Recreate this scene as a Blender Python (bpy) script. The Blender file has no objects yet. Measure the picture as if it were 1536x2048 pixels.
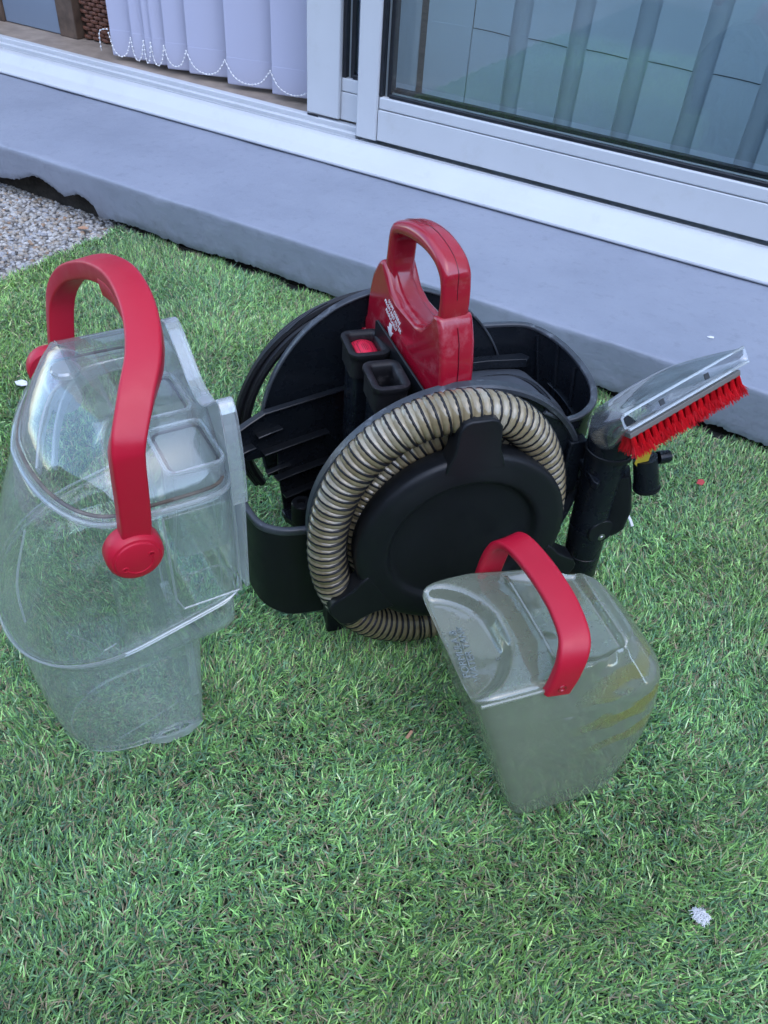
import bpy, bmesh, math, random
import numpy as np
from mathutils import Vector, Matrix, noise
from mathutils.geometry import tessellate_polygon
random.seed(7); rng = np.random.default_rng(7)
R = math.radians
scene = bpy.context.scene
SCALE = 0.72            # everything is laid out in units of 0.72 m and brought to real size at the end

# ---------------------------------------------------------------- camera
cam_d = bpy.data.cameras.new('camera'); cam = bpy.data.objects.new('camera', cam_d)
scene.collection.objects.link(cam)
cam_d.sensor_fit = 'VERTICAL'; cam_d.sensor_height = 24; cam_d.sensor_width = 24
cam_d.lens = 1580 / 2048 * 24; cam_d.clip_start = 0.02; cam_d.clip_end = 400
RW = np.array([[0.85777, 0.38260714, -0.34328181], [0.51039037, -0.55456297, 0.65723784], [0.0610925, -0.73896664, -0.67096648]])
right, up, back = RW[:, 0], -RW[:, 1], -RW[:, 2]
cam.matrix_world = Matrix(((right[0], up[0], back[0], 0), (right[1], up[1], back[1], 0), (right[2], up[2], back[2], 0.90), (0, 0, 0, 1)))
scene.camera = cam

# ---------------------------------------------------------------- sky, sun, exposure
SUN_EL, SUN_AZ = R(58), R(-35)      # azimuth: direction the sun stands in, from +X counter-clockwise
world = bpy.data.worlds.new('World'); scene.world = world; world.use_nodes = True
wn = world.node_tree; bg = wn.nodes['Background']
sky = wn.nodes.new('ShaderNodeTexSky'); sky.sky_type = 'NISHITA'; sky.sun_disc = False
sky.sun_elevation = SUN_EL; sky.sun_rotation = math.pi / 2 - SUN_AZ
sky.air_density = 1.0; sky.dust_density = 0.7; sky.ozone_density = 2.6
wn.links.new(sky.outputs[0], bg.inputs[0]); bg.inputs[1].default_value = 0.15
sun_d = bpy.data.lights.new('sun', 'SUN'); sun_d.energy = 0.5; sun_d.angle = R(150); sun_d.color = (1.0, 0.97, 0.93)
sun = bpy.data.objects.new('sun', sun_d); scene.collection.objects.link(sun)
sd = Vector((math.cos(SUN_EL) * math.cos(SUN_AZ), math.cos(SUN_EL) * math.sin(SUN_AZ), math.sin(SUN_EL)))
sun.rotation_euler = (-sd).to_track_quat('-Z', 'Y').to_euler()
scene.view_settings.view_transform = 'Standard'; scene.view_settings.look = 'None'
scene.view_settings.exposure = 1.95; scene.view_settings.gamma = 1.0
scene.cycles.transparent_max_bounces = 40; scene.cycles.max_bounces = 14; scene.cycles.transmission_bounces = 14

# ---------------------------------------------------------------- materials
def new_mat(name):
    m = bpy.data.materials.new(name); m.use_nodes = True; nt = m.node_tree; nt.nodes.clear()
    out = nt.nodes.new('ShaderNodeOutputMaterial')
    return m, nt, out
def N(nt, typ, **kw):
    n = nt.nodes.new(typ)
    for k, v in kw.items():
        if k.startswith('i_'): n.inputs[k[2:].replace('_', ' ')].default_value = v
        else: setattr(n, k, v)
    return n
def noise_tex(nt, scale, detail=4, rough=0.55, coords='Object'):
    tc = N(nt, 'ShaderNodeTexCoord'); t = N(nt, 'ShaderNodeTexNoise'); t.inputs['Scale'].default_value = scale
    t.inputs['Detail'].default_value = detail; t.inputs['Roughness'].default_value = rough
    nt.links.new(tc.outputs[coords], t.inputs['Vector']); return t
def ramp(nt, src, stops):
    r = N(nt, 'ShaderNodeValToRGB'); cr = r.color_ramp
    while len(cr.elements) < len(stops): cr.elements.new(0.5)
    for e, (p, c) in zip(cr.elements, stops): e.position = p; e.color = (*c, 1) if len(c) == 3 else c
    nt.links.new(src, r.inputs[0]); return r
def pmat(name, base, rough=0.5, var=0.0, vscale=30, bump=0.0, bscale=200, metal=0, spec=0.5, coat=0, sss=0, rvar=0.0, scuff=None, scuff_scale=14, scuff_amt=0.5):
    m, nt, out = new_mat(name); b = N(nt, 'ShaderNodeBsdfPrincipled'); nt.links.new(b.outputs[0], out.inputs[0])
    b.inputs['Base Color'].default_value = (*base, 1); b.inputs['Roughness'].default_value = rough
    b.inputs['Metallic'].default_value = metal; b.inputs['Specular IOR Level'].default_value = spec
    b.inputs['Coat Weight'].default_value = coat; b.inputs['Coat Roughness'].default_value = 0.08
    col = None
    if var:
        t = noise_tex(nt, vscale, 6)
        r = ramp(nt, t.outputs['Fac'], [(0.3, tuple(max(0, c * (1 - var)) for c in base)), (0.7, tuple(min(1, c * (1 + var)) for c in base))])
        col = r.outputs[0]
    if scuff:
        t = noise_tex(nt, scuff_scale, 8, 0.7); r2 = ramp(nt, t.outputs['Fac'], [(0.56, (0, 0, 0)), (0.72, (scuff_amt,) * 3)])
        mx = N(nt, 'ShaderNodeMix', data_type='RGBA'); nt.links.new(r2.outputs[0], mx.inputs[0])
        if col: nt.links.new(col, mx.inputs[6])
        else: mx.inputs[6].default_value = (*base, 1)
        mx.inputs[7].default_value = (*scuff, 1); col = mx.outputs[2]
    if col: nt.links.new(col, b.inputs['Base Color'])
    if rvar:
        t = noise_tex(nt, 40, 5); mr = N(nt, 'ShaderNodeMapRange'); nt.links.new(t.outputs['Fac'], mr.inputs[0])
        mr.inputs[1].default_value = 0.3; mr.inputs[2].default_value = 0.7
        mr.inputs[3].default_value = max(0.02, rough - rvar); mr.inputs[4].default_value = rough + rvar
        nt.links.new(mr.outputs[0], b.inputs['Roughness'])
    if bump:
        t = noise_tex(nt, bscale, 5); bp = N(nt, 'ShaderNodeBump'); bp.inputs['Strength'].default_value = bump; bp.inputs['Distance'].default_value = 0.004
        nt.links.new(t.outputs['Fac'], bp.inputs['Height']); nt.links.new(bp.outputs[0], b.inputs['Normal'])
    return m
def clear_mat(name, tint=(0.95, 0.975, 0.97), haze=0.04, haze_col=(0.75, 0.8, 0.82), edge=0.22, rough=0.03, ior=1.48, scuff=0.18, scuff_scale=22, edge_pow=3.0, translucent=0.5, refl=0.07):
    m, nt, out = new_mat(name)
    tr = N(nt, 'ShaderNodeBsdfTransparent'); tr.inputs[0].default_value = (*tint, 1)
    df = N(nt, 'ShaderNodeBsdfDiffuse'); df.inputs[0].default_value = (*haze_col, 1)
    tl = N(nt, 'ShaderNodeBsdfTranslucent'); tl.inputs[0].default_value = (*haze_col, 1)
    dm = N(nt, 'ShaderNodeMixShader'); dm.inputs[0].default_value = translucent; nt.links.new(df.outputs[0], dm.inputs[1]); nt.links.new(tl.outputs[0], dm.inputs[2])
    gl = N(nt, 'ShaderNodeBsdfGlossy'); gl.inputs['Roughness'].default_value = rough
    lw = N(nt, 'ShaderNodeLayerWeight'); lw.inputs['Blend'].default_value = 0.5
    pw = N(nt, 'ShaderNodeMath', operation='POWER'); nt.links.new(lw.outputs['Facing'], pw.inputs[0]); pw.inputs[1].default_value = edge_pow
    ml = N(nt, 'ShaderNodeMath', operation='MULTIPLY_ADD'); nt.links.new(pw.outputs[0], ml.inputs[0]); ml.inputs[1].default_value = edge; ml.inputs[2].default_value = haze
    t = noise_tex(nt, scuff_scale, 9, 0.72); mr = N(nt, 'ShaderNodeMapRange'); nt.links.new(t.outputs['Fac'], mr.inputs[0])
    mr.inputs[1].default_value = 0.52; mr.inputs[2].default_value = 0.78; mr.inputs[3].default_value = 0; mr.inputs[4].default_value = scuff
    ad = N(nt, 'ShaderNodeMath', operation='ADD'); ad.use_clamp = True; nt.links.new(ml.outputs[0], ad.inputs[0]); nt.links.new(mr.outputs[0], ad.inputs[1])
    m1 = N(nt, 'ShaderNodeMixShader'); nt.links.new(ad.outputs[0], m1.inputs[0]); nt.links.new(tr.outputs[0], m1.inputs[1]); nt.links.new(dm.outputs[0], m1.inputs[2])
    fr = N(nt, 'ShaderNodeFresnel'); fr.inputs[0].default_value = ior
    # both sides of a thin wall reflect alike
    geo = N(nt, 'ShaderNodeNewGeometry')
    m2 = N(nt, 'ShaderNodeMixShader')
    lf = N(nt, 'ShaderNodeLayerWeight'); lf.inputs['Blend'].default_value = 0.16
    bp = N(nt, 'ShaderNodeBump'); bp.inputs['Strength'].default_value = 0.12; bp.inputs['Distance'].default_value = 0.003
    t2 = noise_tex(nt, 26, 2); nt.links.new(t2.outputs['Fac'], bp.inputs['Height']); nt.links.new(bp.outputs[0], gl.inputs['Normal'])
    p5 = N(nt, 'ShaderNodeMath', operation='POWER'); lg = N(nt, 'ShaderNodeLayerWeight'); lg.inputs['Blend'].default_value = 0.5
    nt.links.new(lg.outputs['Facing'], p5.inputs[0]); p5.inputs[1].default_value = 3.4
    f2 = N(nt, 'ShaderNodeMath', operation='MULTIPLY_ADD'); nt.links.new(p5.outputs[0], f2.inputs[0]); f2.inputs[1].default_value = 0.75; f2.inputs[2].default_value = refl
    nt.links.new(f2.outputs[0], m2.inputs[0]); nt.links.new(m1.outputs[0], m2.inputs[1]); nt.links.new(gl.outputs[0], m2.inputs[2])
    nt.links.new(m2.outputs[0], out.inputs[0])
    return m

M = {}
M['red'] = pmat('red_plastic', (0.47, 0.007, 0.030), 0.40, var=0.06, vscale=8, bump=0.03, bscale=400, spec=0.45, rvar=0.08)
M['seam_red'] = pmat('dark_red_seam', (0.10, 0.003, 0.010), 0.4)
M['red_gloss'] = pmat('dark_red_gloss_plastic', (0.33, 0.006, 0.022), 0.2, var=0.08, vscale=10, spec=0.5, coat=0.5, rvar=0.06, scuff=(0.55, 0.25, 0.27), scuff_scale=26, scuff_amt=0.28)
M['black'] = pmat('black_plastic', (0.0085, 0.0110, 0.0150), 0.28, var=0.2, vscale=12, bump=0.03, bscale=500, spec=0.30, rvar=0.08, scuff=(0.02, 0.023, 0.026), scuff_scale=18, scuff_amt=0.25)
M['black_matt'] = pmat('black_matt_plastic', (0.0085, 0.0098, 0.0120), 0.40, var=0.15, vscale=10, bump=0.06, bscale=700, spec=0.30, rvar=0.08)
M['black_worn'] = pmat('worn_black_edge', (0.045, 0.052, 0.062), 0.36, var=0.4, vscale=25, bump=0.05, bscale=300, spec=0.5, scuff=(0.30, 0.33, 0.37), scuff_scale=34, scuff_amt=0.6)
M['black_sky_lit'] = pmat('sky_lightened_black_plastic', (0.060, 0.070, 0.085), 0.4, var=0.25, vscale=12, spec=0.4, scuff=(0.14, 0.16, 0.18), scuff_scale=22, scuff_amt=0.35)  # black plastic, its colour lightened to stand in for sky reflection
M['black_edge'] = pmat('black_rib_edge', (0.008, 0.010, 0.013), 0.33, var=0.3, vscale=25, spec=0.5)
M['rubber'] = pmat('black_rubber', (0.010, 0.010, 0.012), 0.5, var=0.25, vscale=30, spec=0.4, scuff=(0.14, 0.13, 0.13), scuff_scale=36, scuff_amt=0.6)
M['cable'] = pmat('black_cable', (0.008, 0.008, 0.010), 0.42, var=0.15, spec=0.4)
M['metal'] = pmat('steel_screw', (0.55, 0.55, 0.55), 0.3, metal=1)
M['clear'] = clear_mat('clear_plastic', tint=(0.975, 0.988, 0.984), haze=0.014, edge=0.42, edge_pow=3.0, scuff=0.05, scuff_scale=30, haze_col=(0.80, 0.83, 0.84), refl=0.060)
M['clear_thick'] = clear_mat('clear_plastic_thick', haze=0.20, edge=0.55, scuff=0.12, edge_pow=1.8, haze_col=(0.82, 0.86, 0.88), refl=0.14)
M['clear_scuffed'] = clear_mat('scuffed_clear_plastic', tint=(0.965, 0.98, 0.975), haze=0.045, edge=0.42, edge_pow=2.6, scuff=0.20, scuff_scale=16, haze_col=(0.86, 0.89, 0.89), refl=0.065, translucent=0.6)
M['nozzle'] = clear_mat('clear_nozzle_plastic', tint=(0.90, 0.92, 0.92), haze=0.05, edge=0.35, scuff=0.2, haze_col=(0.55, 0.58, 0.60), rough=0.05, refl=0.16)
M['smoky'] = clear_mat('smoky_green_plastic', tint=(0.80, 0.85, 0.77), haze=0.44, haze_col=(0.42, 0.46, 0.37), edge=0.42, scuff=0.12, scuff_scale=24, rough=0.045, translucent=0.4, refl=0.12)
def paint_refraction(mat, col):
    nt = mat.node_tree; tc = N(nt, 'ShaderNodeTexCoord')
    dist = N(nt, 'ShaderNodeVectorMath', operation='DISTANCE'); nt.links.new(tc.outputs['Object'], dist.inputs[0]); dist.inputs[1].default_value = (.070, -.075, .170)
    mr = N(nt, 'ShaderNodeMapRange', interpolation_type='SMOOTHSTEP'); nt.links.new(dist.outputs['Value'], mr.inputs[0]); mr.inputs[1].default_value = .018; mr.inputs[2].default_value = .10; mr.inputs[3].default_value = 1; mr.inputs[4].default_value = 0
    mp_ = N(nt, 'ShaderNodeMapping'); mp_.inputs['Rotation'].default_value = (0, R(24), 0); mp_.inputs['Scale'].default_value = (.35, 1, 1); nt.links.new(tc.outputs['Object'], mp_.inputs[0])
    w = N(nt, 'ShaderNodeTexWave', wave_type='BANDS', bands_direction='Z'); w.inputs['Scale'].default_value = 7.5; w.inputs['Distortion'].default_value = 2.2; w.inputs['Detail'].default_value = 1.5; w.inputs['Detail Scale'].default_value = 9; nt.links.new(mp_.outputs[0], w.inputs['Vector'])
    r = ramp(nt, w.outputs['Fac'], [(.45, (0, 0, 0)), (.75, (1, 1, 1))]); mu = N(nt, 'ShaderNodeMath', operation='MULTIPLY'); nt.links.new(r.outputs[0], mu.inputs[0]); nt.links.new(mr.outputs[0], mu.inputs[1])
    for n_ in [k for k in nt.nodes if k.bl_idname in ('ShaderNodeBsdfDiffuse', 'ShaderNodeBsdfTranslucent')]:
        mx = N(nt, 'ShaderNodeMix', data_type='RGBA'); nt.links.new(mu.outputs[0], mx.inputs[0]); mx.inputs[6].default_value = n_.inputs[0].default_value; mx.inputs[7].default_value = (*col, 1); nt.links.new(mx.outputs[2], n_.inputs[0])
paint_refraction(M['smoky'], (0.50, 0.45, 0.12))  # yellow bands painted in for light refracted in the domed end
M['smoky_mark'] = clear_mat('smoky_raised_lettering', tint=(0.6, 0.66, 0.62), haze=0.6, haze_col=(0.42, 0.47, 0.46), edge=0.3, scuff=0.05, rough=0.1, refl=0.15)
M['refraction_tint'] = clear_mat('yellow_refraction_tint', tint=(0.9, 0.85, 0.4), haze=0.55, haze_col=(0.60, 0.54, 0.14), edge=0.2, scuff=0.1, rough=0.2)  # yellow tint standing in for refracted light in the tank, unused
M['dark_seal'] = pmat('grey_seal', (0.05, 0.055, 0.06), 0.5)
M['gasket'] = pmat('dirty_gasket', (0.10, 0.075, 0.055), 0.6, var=0.7, vscale=60)
M['white_pvc'] = pmat('white_pvc', (0.55, 0.57, 0.59), 0.34, var=0.03, vscale=6, spec=0.45, bump=0.02, bscale=60, scuff=(0.47, 0.48, 0.47), scuff_scale=11, scuff_amt=0.5)
M['grey_pvc'] = pmat('grey_dirty_track', (0.46, 0.47, 0.46), 0.5, var=0.25, vscale=20)
M['seal'] = pmat('black_glazing_seal', (0.012, 0.014, 0.018), 0.35, var=0.3, vscale=40)
M['spacer'] = pmat('aluminium_spacer', (0.45, 0.5, 0.52), 0.4, metal=0.6)
M['tan_floor'] = pmat('tan_floor', (0.30, 0.24, 0.19), 0.6, var=0.25, vscale=18)
M['room'] = pmat('room_wall_paint', (0.45, 0.43, 0.40), 0.8, var=0.05, vscale=3)
M['brick_wall'] = pmat('house_render', (0.5, 0.5, 0.5), 0.8, var=0.08, vscale=5, bump=0.3, bscale=60)
M['sky_block'] = pmat('sky_block_wall_brown', (0.14, 0.12, 0.10), 0.85, var=0.3, vscale=6, bump=0.4, bscale=40)
M['wood'] = pmat('brown_wood', (0.105, 0.07, 0.05), 0.55, var=0.4, vscale=25)
M['cabinet'] = pmat('blue_grey_panel', (0.19, 0.24, 0.31), 0.35, var=0.05, vscale=4)
M['wicker'] = pmat('dark_wicker', (0.14, 0.055, 0.032), 0.55, var=0.5, vscale=60, bump=0.3, bscale=120)
M['white'] = pmat('white_flake', (0.8, 0.8, 0.82), 0.6, var=0.05)
M['bead'] = pmat('white_bead', (0.8, 0.8, 0.8), 0.4)
M['print'] = pmat('white_print', (0.82, 0.78, 0.8), 0.5)
M['red_flake'] = pmat('red_flake', (0.45, 0.06, 0.06), 0.6)
M['tan_flake'] = pmat('tan_flake', (0.55, 0.3, 0.18), 0.6)
M['yellow'] = pmat('yellow_tag', (0.55, 0.42, 0.04), 0.45)
M['brush_holder'] = pmat('grey_brush_holder', (0.16, 0.15, 0.14), 0.4)
M['bristle'] = pmat('red_bristles', (0.62, 0.006, 0.014), 0.45, var=0.2, vscale=60, spec=0.4)
M['soil'] = pmat('dark_soil', (0.03, 0.025, 0.02), 0.95, var=0.5, vscale=40, bump=0.6, bscale=120)
M['backing'] = pmat('turf_backing', (0.022, 0.032, 0.018), 0.95, var=0.5, vscale=120)
M['cement'] = pmat('aggregate_cement', (0.17, 0.155, 0.14), 0.9, var=0.3, vscale=60, bump=0.5, bscale=150)

# concrete paint: blue grey masonry paint with brush marks, chips and grime
def step_paint():
    m, nt, out = new_mat('blue_grey_masonry_paint'); b = N(nt, 'ShaderNodeBsdfPrincipled'); nt.links.new(b.outputs[0], out.inputs[0])
    t = noise_tex(nt, 5, 8, 0.62); c = ramp(nt, t.outputs['Fac'], [(0.25, (0.225, 0.25, 0.305)), (0.5, (0.26, 0.285, 0.345)), (0.78, (0.29, 0.315, 0.375))])
    t3 = noise_tex(nt, 34, 9, 0.75); g = ramp(nt, t3.outputs['Fac'], [(0.54, (0, 0, 0)), (0.72, (0.5, 0.5, 0.5))])
    mx = N(nt, 'ShaderNodeMix', data_type='RGBA'); nt.links.new(g.outputs[0], mx.inputs[0]); nt.links.new(c.outputs[0], mx.inputs[6]); mx.inputs[7].default_value = (0.17, 0.19, 0.22, 1)
    sx = N(nt, 'ShaderNodeSeparateXYZ'); tg = N(nt, 'ShaderNodeTexCoord'); nt.links.new(tg.outputs['Object'], sx.inputs[0])
    zr = N(nt, 'ShaderNodeMapRange'); nt.links.new(sx.outputs['Z'], zr.inputs[0]); zr.inputs[1].default_value = 0.0; zr.inputs[2].default_value = 0.075; zr.inputs[3].default_value = 1; zr.inputs[4].default_value = 0
    t5 = noise_tex(nt, 12, 9, 0.7); gr = ramp(nt, t5.outputs['Fac'], [(0.40, (0, 0, 0)), (0.68, (0.75, 0.75, 0.75))]); gm = N(nt, 'ShaderNodeMath', operation='MULTIPLY'); nt.links.new(zr.outputs[0], gm.inputs[0]); nt.links.new(gr.outputs[0], gm.inputs[1])
    mg = N(nt, 'ShaderNodeMix', data_type='RGBA'); nt.links.new(gm.outputs[0], mg.inputs[0]); nt.links.new(mx.outputs[2], mg.inputs[6]); mg.inputs[7].default_value = (0.10, 0.10, 0.085, 1); mx = mg
    v = N(nt, 'ShaderNodeTexVoronoi'); v.inputs['Scale'].default_value = 17; tc = N(nt, 'ShaderNodeTexCoord'); nt.links.new(tc.outputs['Object'], v.inputs['Vector'])
    vr = ramp(nt, v.outputs['Distance'], [(0.0, (1, 1, 1)), (0.035, (0, 0, 0))])
    mx2 = N(nt, 'ShaderNodeMix', data_type='RGBA'); nt.links.new(vr.outputs[0], mx2.inputs[0]); nt.links.new(mx.outputs[2], mx2.inputs[6]); mx2.inputs[7].default_value = (0.36, 0.37, 0.40, 1)
    nt.links.new(mx2.outputs[2], b.inputs['Base Color']); b.inputs['Roughness'].default_value = 0.55; b.inputs['Specular IOR Level'].default_value = 0.35
    t2 = noise_tex(nt, 48, 8, 0.65); bp = N(nt, 'ShaderNodeBump'); bp.inputs['Strength'].default_value = 0.34; bp.inputs['Distance'].default_value = 0.004
    nt.links.new(t2.outputs['Fac'], bp.inputs['Height']); nt.links.new(bp.outputs[0], b.inputs['Normal'])
    return m
M['paint'] = step_paint()

def attr_mat(name, rough=0.5, translucent=0.0, spec=0.4):
    m, nt, out = new_mat(name); b = N(nt, 'ShaderNodeBsdfPrincipled')
    a = N(nt, 'ShaderNodeAttribute'); a.attribute_name = 'col'; nt.links.new(a.outputs['Color'], b.inputs['Base Color'])
    b.inputs['Roughness'].default_value = rough; b.inputs['Specular IOR Level'].default_value = spec
    if translucent:
        tl = N(nt, 'ShaderNodeBsdfTranslucent'); nt.links.new(a.outputs['Color'], tl.inputs[0])
        mx = N(nt, 'ShaderNodeMixShader'); mx.inputs[0].default_value = translucent
        nt.links.new(b.outputs[0], mx.inputs[1]); nt.links.new(tl.outputs[0], mx.inputs[2]); nt.links.new(mx.outputs[0], out.inputs[0])
    else: nt.links.new(b.outputs[0], out.inputs[0])
    return m
M['grass'] = attr_mat('turf_blades', 0.40, 0.15, 0.55)
M['pebble'] = attr_mat('pebbles', 0.7, 0, 0.3)

def blind_mat(name, col, tl_amt):
    m, nt, out = new_mat(name); d = N(nt, 'ShaderNodeBsdfPrincipled'); d.inputs['Base Color'].default_value = (*col, 1); d.inputs['Roughness'].default_value = 0.45
    tl = N(nt, 'ShaderNodeBsdfTranslucent'); tl.inputs[0].default_value = (*col, 1)
    mx = N(nt, 'ShaderNodeMixShader'); mx.inputs[0].default_value = tl_amt
    nt.links.new(d.outputs[0], mx.inputs[1]); nt.links.new(tl.outputs[0], mx.inputs[2]); nt.links.new(mx.outputs[0], out.inputs[0]); return m
M['slat'] = blind_mat('white_blind_fabric', (0.60, 0.61, 0.74), 0.25)
M['slat_grey'] = blind_mat('pale_blind_vinyl', (0.66, 0.74, 0.84), 0.25)

def glass_mat():
    m, nt, out = new_mat('window_glass'); tr = N(nt, 'ShaderNodeBsdfTransparent'); tr.inputs[0].default_value = (0.955, 0.985, 0.98, 1)
    gl = N(nt, 'ShaderNodeBsdfGlossy'); gl.inputs['Roughness'].default_value = 0.01
    lw = N(nt, 'ShaderNodeLayerWeight'); lw.inputs['Blend'].default_value = 0.5
    p = N(nt, 'ShaderNodeMath', operation='POWER'); nt.links.new(lw.outputs['Facing'], p.inputs[0]); p.inputs[1].default_value = 4
    f = N(nt, 'ShaderNodeMath', operation='MULTIPLY_ADD'); nt.links.new(p.outputs[0], f.inputs[0]); f.inputs[1].default_value = 0.8; f.inputs[2].default_value = 0.08
    mx = N(nt, 'ShaderNodeMixShader'); nt.links.new(f.outputs[0], mx.inputs[0]); nt.links.new(tr.outputs[0], mx.inputs[1]); nt.links.new(gl.outputs[0], mx.inputs[2]); nt.links.new(mx.outputs[0], out.inputs[0]); return m
M['glass'] = glass_mat()

def hose_mat():
    m, nt, out = new_mat('tan_translucent_hose'); b = N(nt, 'ShaderNodeBsdfPrincipled')
    t = noise_tex(nt, 22, 5, 0.6); c = ramp(nt, t.outputs['Fac'], [(0.3, (0.215, 0.165, 0.088)), (0.5, (0.325, 0.265, 0.155)), (0.70, (0.46, 0.42, 0.32))])
    nt.links.new(c.outputs[0], b.inputs['Base Color']); b.inputs['Roughness'].default_value = 0.2; b.inputs['Coat Weight'].default_value = 1.0; b.inputs['Coat Roughness'].default_value = 0.05
    tl = N(nt, 'ShaderNodeBsdfTranslucent'); nt.links.new(c.outputs[0], tl.inputs[0])
    mx = N(nt, 'ShaderNodeMixShader'); mx.inputs[0].default_value = 0.2; nt.links.new(b.outputs[0], mx.inputs[1]); nt.links.new(tl.outputs[0], mx.inputs[2]); nt.links.new(mx.outputs[0], out.inputs[0]); return m
M['hose'] = hose_mat()

def mesh_filter_mat():
    m, nt, out = new_mat('red_filter_mesh'); b = N(nt, 'ShaderNodeBsdfPrincipled'); nt.links.new(b.outputs[0], out.inputs[0])
    v = N(nt, 'ShaderNodeTexVoronoi'); v.inputs['Scale'].default_value = 420; v.inputs['Randomness'].default_value = 0.0
    tc = N(nt, 'ShaderNodeTexCoord'); nt.links.new(tc.outputs['Object'], v.inputs['Vector'])
    r = ramp(nt, v.outputs['Distance'], [(0.30, (0.10, 0.004, 0.008)), (0.42, (0.70, 0.02, 0.06))]); nt.links.new(r.outputs[0], b.inputs['Base Color']); b.inputs['Roughness'].default_value = 0.4; return m
M['filter'] = mesh_filter_mat()

# ---------------------------------------------------------------- mesh helpers
def link(o): scene.collection.objects.link(o); return o
def tag(o, label=None, cat=None, group=None, kind=None):
    if label: o['label'] = label
    if cat: o['category'] = cat
    if group: o['group'] = group
    if kind: o['kind'] = kind
    return o
def empty(name, loc=(0, 0, 0), rz=0.0, **kw):
    o = bpy.data.objects.new(name, None); o.empty_display_size = 0.05; o.location = loc; o.rotation_euler = (0, 0, rz); link(o); return tag(o, **kw)
def obj(name, vf, mat, parent=None, smooth=35, bevel=0, bseg=2, solid=0, subsurf=0, **kw):
    me = bpy.data.meshes.new(name)
    v, f = vf
    me.from_pydata([tuple(map(float, p)) for p in v], [], [tuple(map(int, q)) for q in f]); me.update()
    bm = bmesh.new(); bm.from_mesh(me); bmesh.ops.recalc_face_normals(bm, faces=bm.faces); bm.to_mesh(me); bm.free()
    if smooth:
        me.polygons.foreach_set('use_smooth', [True] * len(me.polygons)); me.set_sharp_from_angle(angle=R(smooth))
    me.materials.append(M[mat] if isinstance(mat, str) else mat)
    o = bpy.data.objects.new(name, me); link(o)
    if parent: o.parent = parent
    if solid:
        s = o.modifiers.new('solid', 'SOLIDIFY'); s.thickness = abs(solid); s.offset = -1 if solid > 0 else 1
    if bevel:
        b = o.modifiers.new('bevel', 'BEVEL'); b.width = bevel; b.segments = bseg; b.limit_method = 'ANGLE'; b.angle_limit = R(35); b.harden_normals = False
    if subsurf:
        s = o.modifiers.new('sub', 'SUBSURF'); s.levels = s.render_levels = subsurf
    return tag(o, **kw)
def join(*parts):
    V, F = [], []
    for v, f in parts:
        n = len(V); V += list(v); F += [tuple(i + n for i in q) for q in f]
    return V, F
def box(x0, x1, y0, y1, z0, z1):
    v = [(x, y, z) for z in (z0, z1) for y in (y0, y1) for x in (x0, x1)]
    return v, [(0, 2, 3, 1), (4, 5, 7, 6), (0, 1, 5, 4), (2, 6, 7, 3), (0, 4, 6, 2), (1, 3, 7, 5)]
def loft(rings, closed=True, cap0=True, cap1=True):
    n = len(rings[0]); V = [p for r in rings for p in r]; F = []
    for i in range(len(rings) - 1):
        for j in range(n if closed else n - 1):
            k = (j + 1) % n; F.append((i * n + j, i * n + k, (i + 1) * n + k, (i + 1) * n + j))
    if cap0 and closed: F.append(tuple(range(n - 1, -1, -1)))
    if cap1 and closed: F.append(tuple((len(rings) - 1) * n + j for j in range(n)))
    return V, F
def prism_x(profile, x0, x1):            # closed (y,z) profile
    return loft([[(x0, y, z) for y, z in profile], [(x1, y, z) for y, z in profile]])
def crom(pts, sub=6, closed=False):
    P = [np.array(p, float) for p in pts]; n = len(P); out = []
    rngi = range(n) if closed else range(n - 1)
    for i in rngi:
        p0 = P[(i - 1) % n] if closed or i > 0 else P[i]; p1 = P[i]; p2 = P[(i + 1) % n]; p3 = P[(i + 2) % n] if closed or i + 2 < n else P[(i + 1) % n]
        for k in range(sub):
            t = k / sub; out.append(0.5 * ((2 * p1) + (-p0 + p2) * t + (2 * p0 - 5 * p1 + 4 * p2 - p3) * t * t + (-p0 + 3 * p1 - 3 * p2 + p3) * t ** 3))
    if not closed: out.append(P[-1])
    return [tuple(map(float, q)) for q in out]
def frames(path, upv=None, closed=False):
    P = np.array(path, float); n = len(P)
    T = np.roll(P, -1, 0) - np.roll(P, 1, 0)
    if not closed: T[0] = P[1] - P[0]; T[-1] = P[-1] - P[-2]
    T /= np.linalg.norm(T, axis=1)[:, None]
    A, B = [], []
    a = np.array(upv if upv is not None else ((0, 0, 1) if abs(T[0][2]) < 0.9 else (1, 0, 0)), float)
    for t in T:
        if upv is not None: a = np.array(upv, float)
        a = a - a.dot(t) * t; a /= np.linalg.norm(a); A.append(a.copy()); B.append(np.cross(t, a))
    return P, T, np.array(A), np.array(B)
def tube(path, r, seg=12, closed=False, caps=True):
    P, T, A, B = frames(path, None, closed); rr = np.broadcast_to(np.array(r, float), (len(P),)); rings = []
    for p, a, b, q in zip(P, A, B, rr):
        rings.append([tuple(p + q * (math.cos(t) * a + math.sin(t) * b)) for t in np.arange(seg) * 2 * math.pi / seg])
    if closed: rings.append(rings[0])
    return loft(rings, True, caps and not closed, caps and not closed)
def sweep(path, section, widthv):        # section: (w, t) points; width direction fixed
    P, T, A, B = frames(path, widthv); rings = []
    for i, (p, a, b) in enumerate(zip(P, A, B)):
        s = section(i / (len(P) - 1)) if callable(section) else section
        rings.append([tuple(p + w * a + t * b) for w, t in s])
    return loft(rings)
def rrect(w, h, r, seg=4, cx=0, cy=0):
    pts = []
    for sx, sy, a0 in ((1, 1, 0), (-1, 1, 90), (-1, -1, 180), (1, -1, 270)):
        for k in range(seg + 1):
            a = R(a0 + 90 * k / seg); pts.append((cx + sx * (w - r) + r * math.cos(a), cy + sy * (h - r) + r * math.sin(a)))
    return pts
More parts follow.
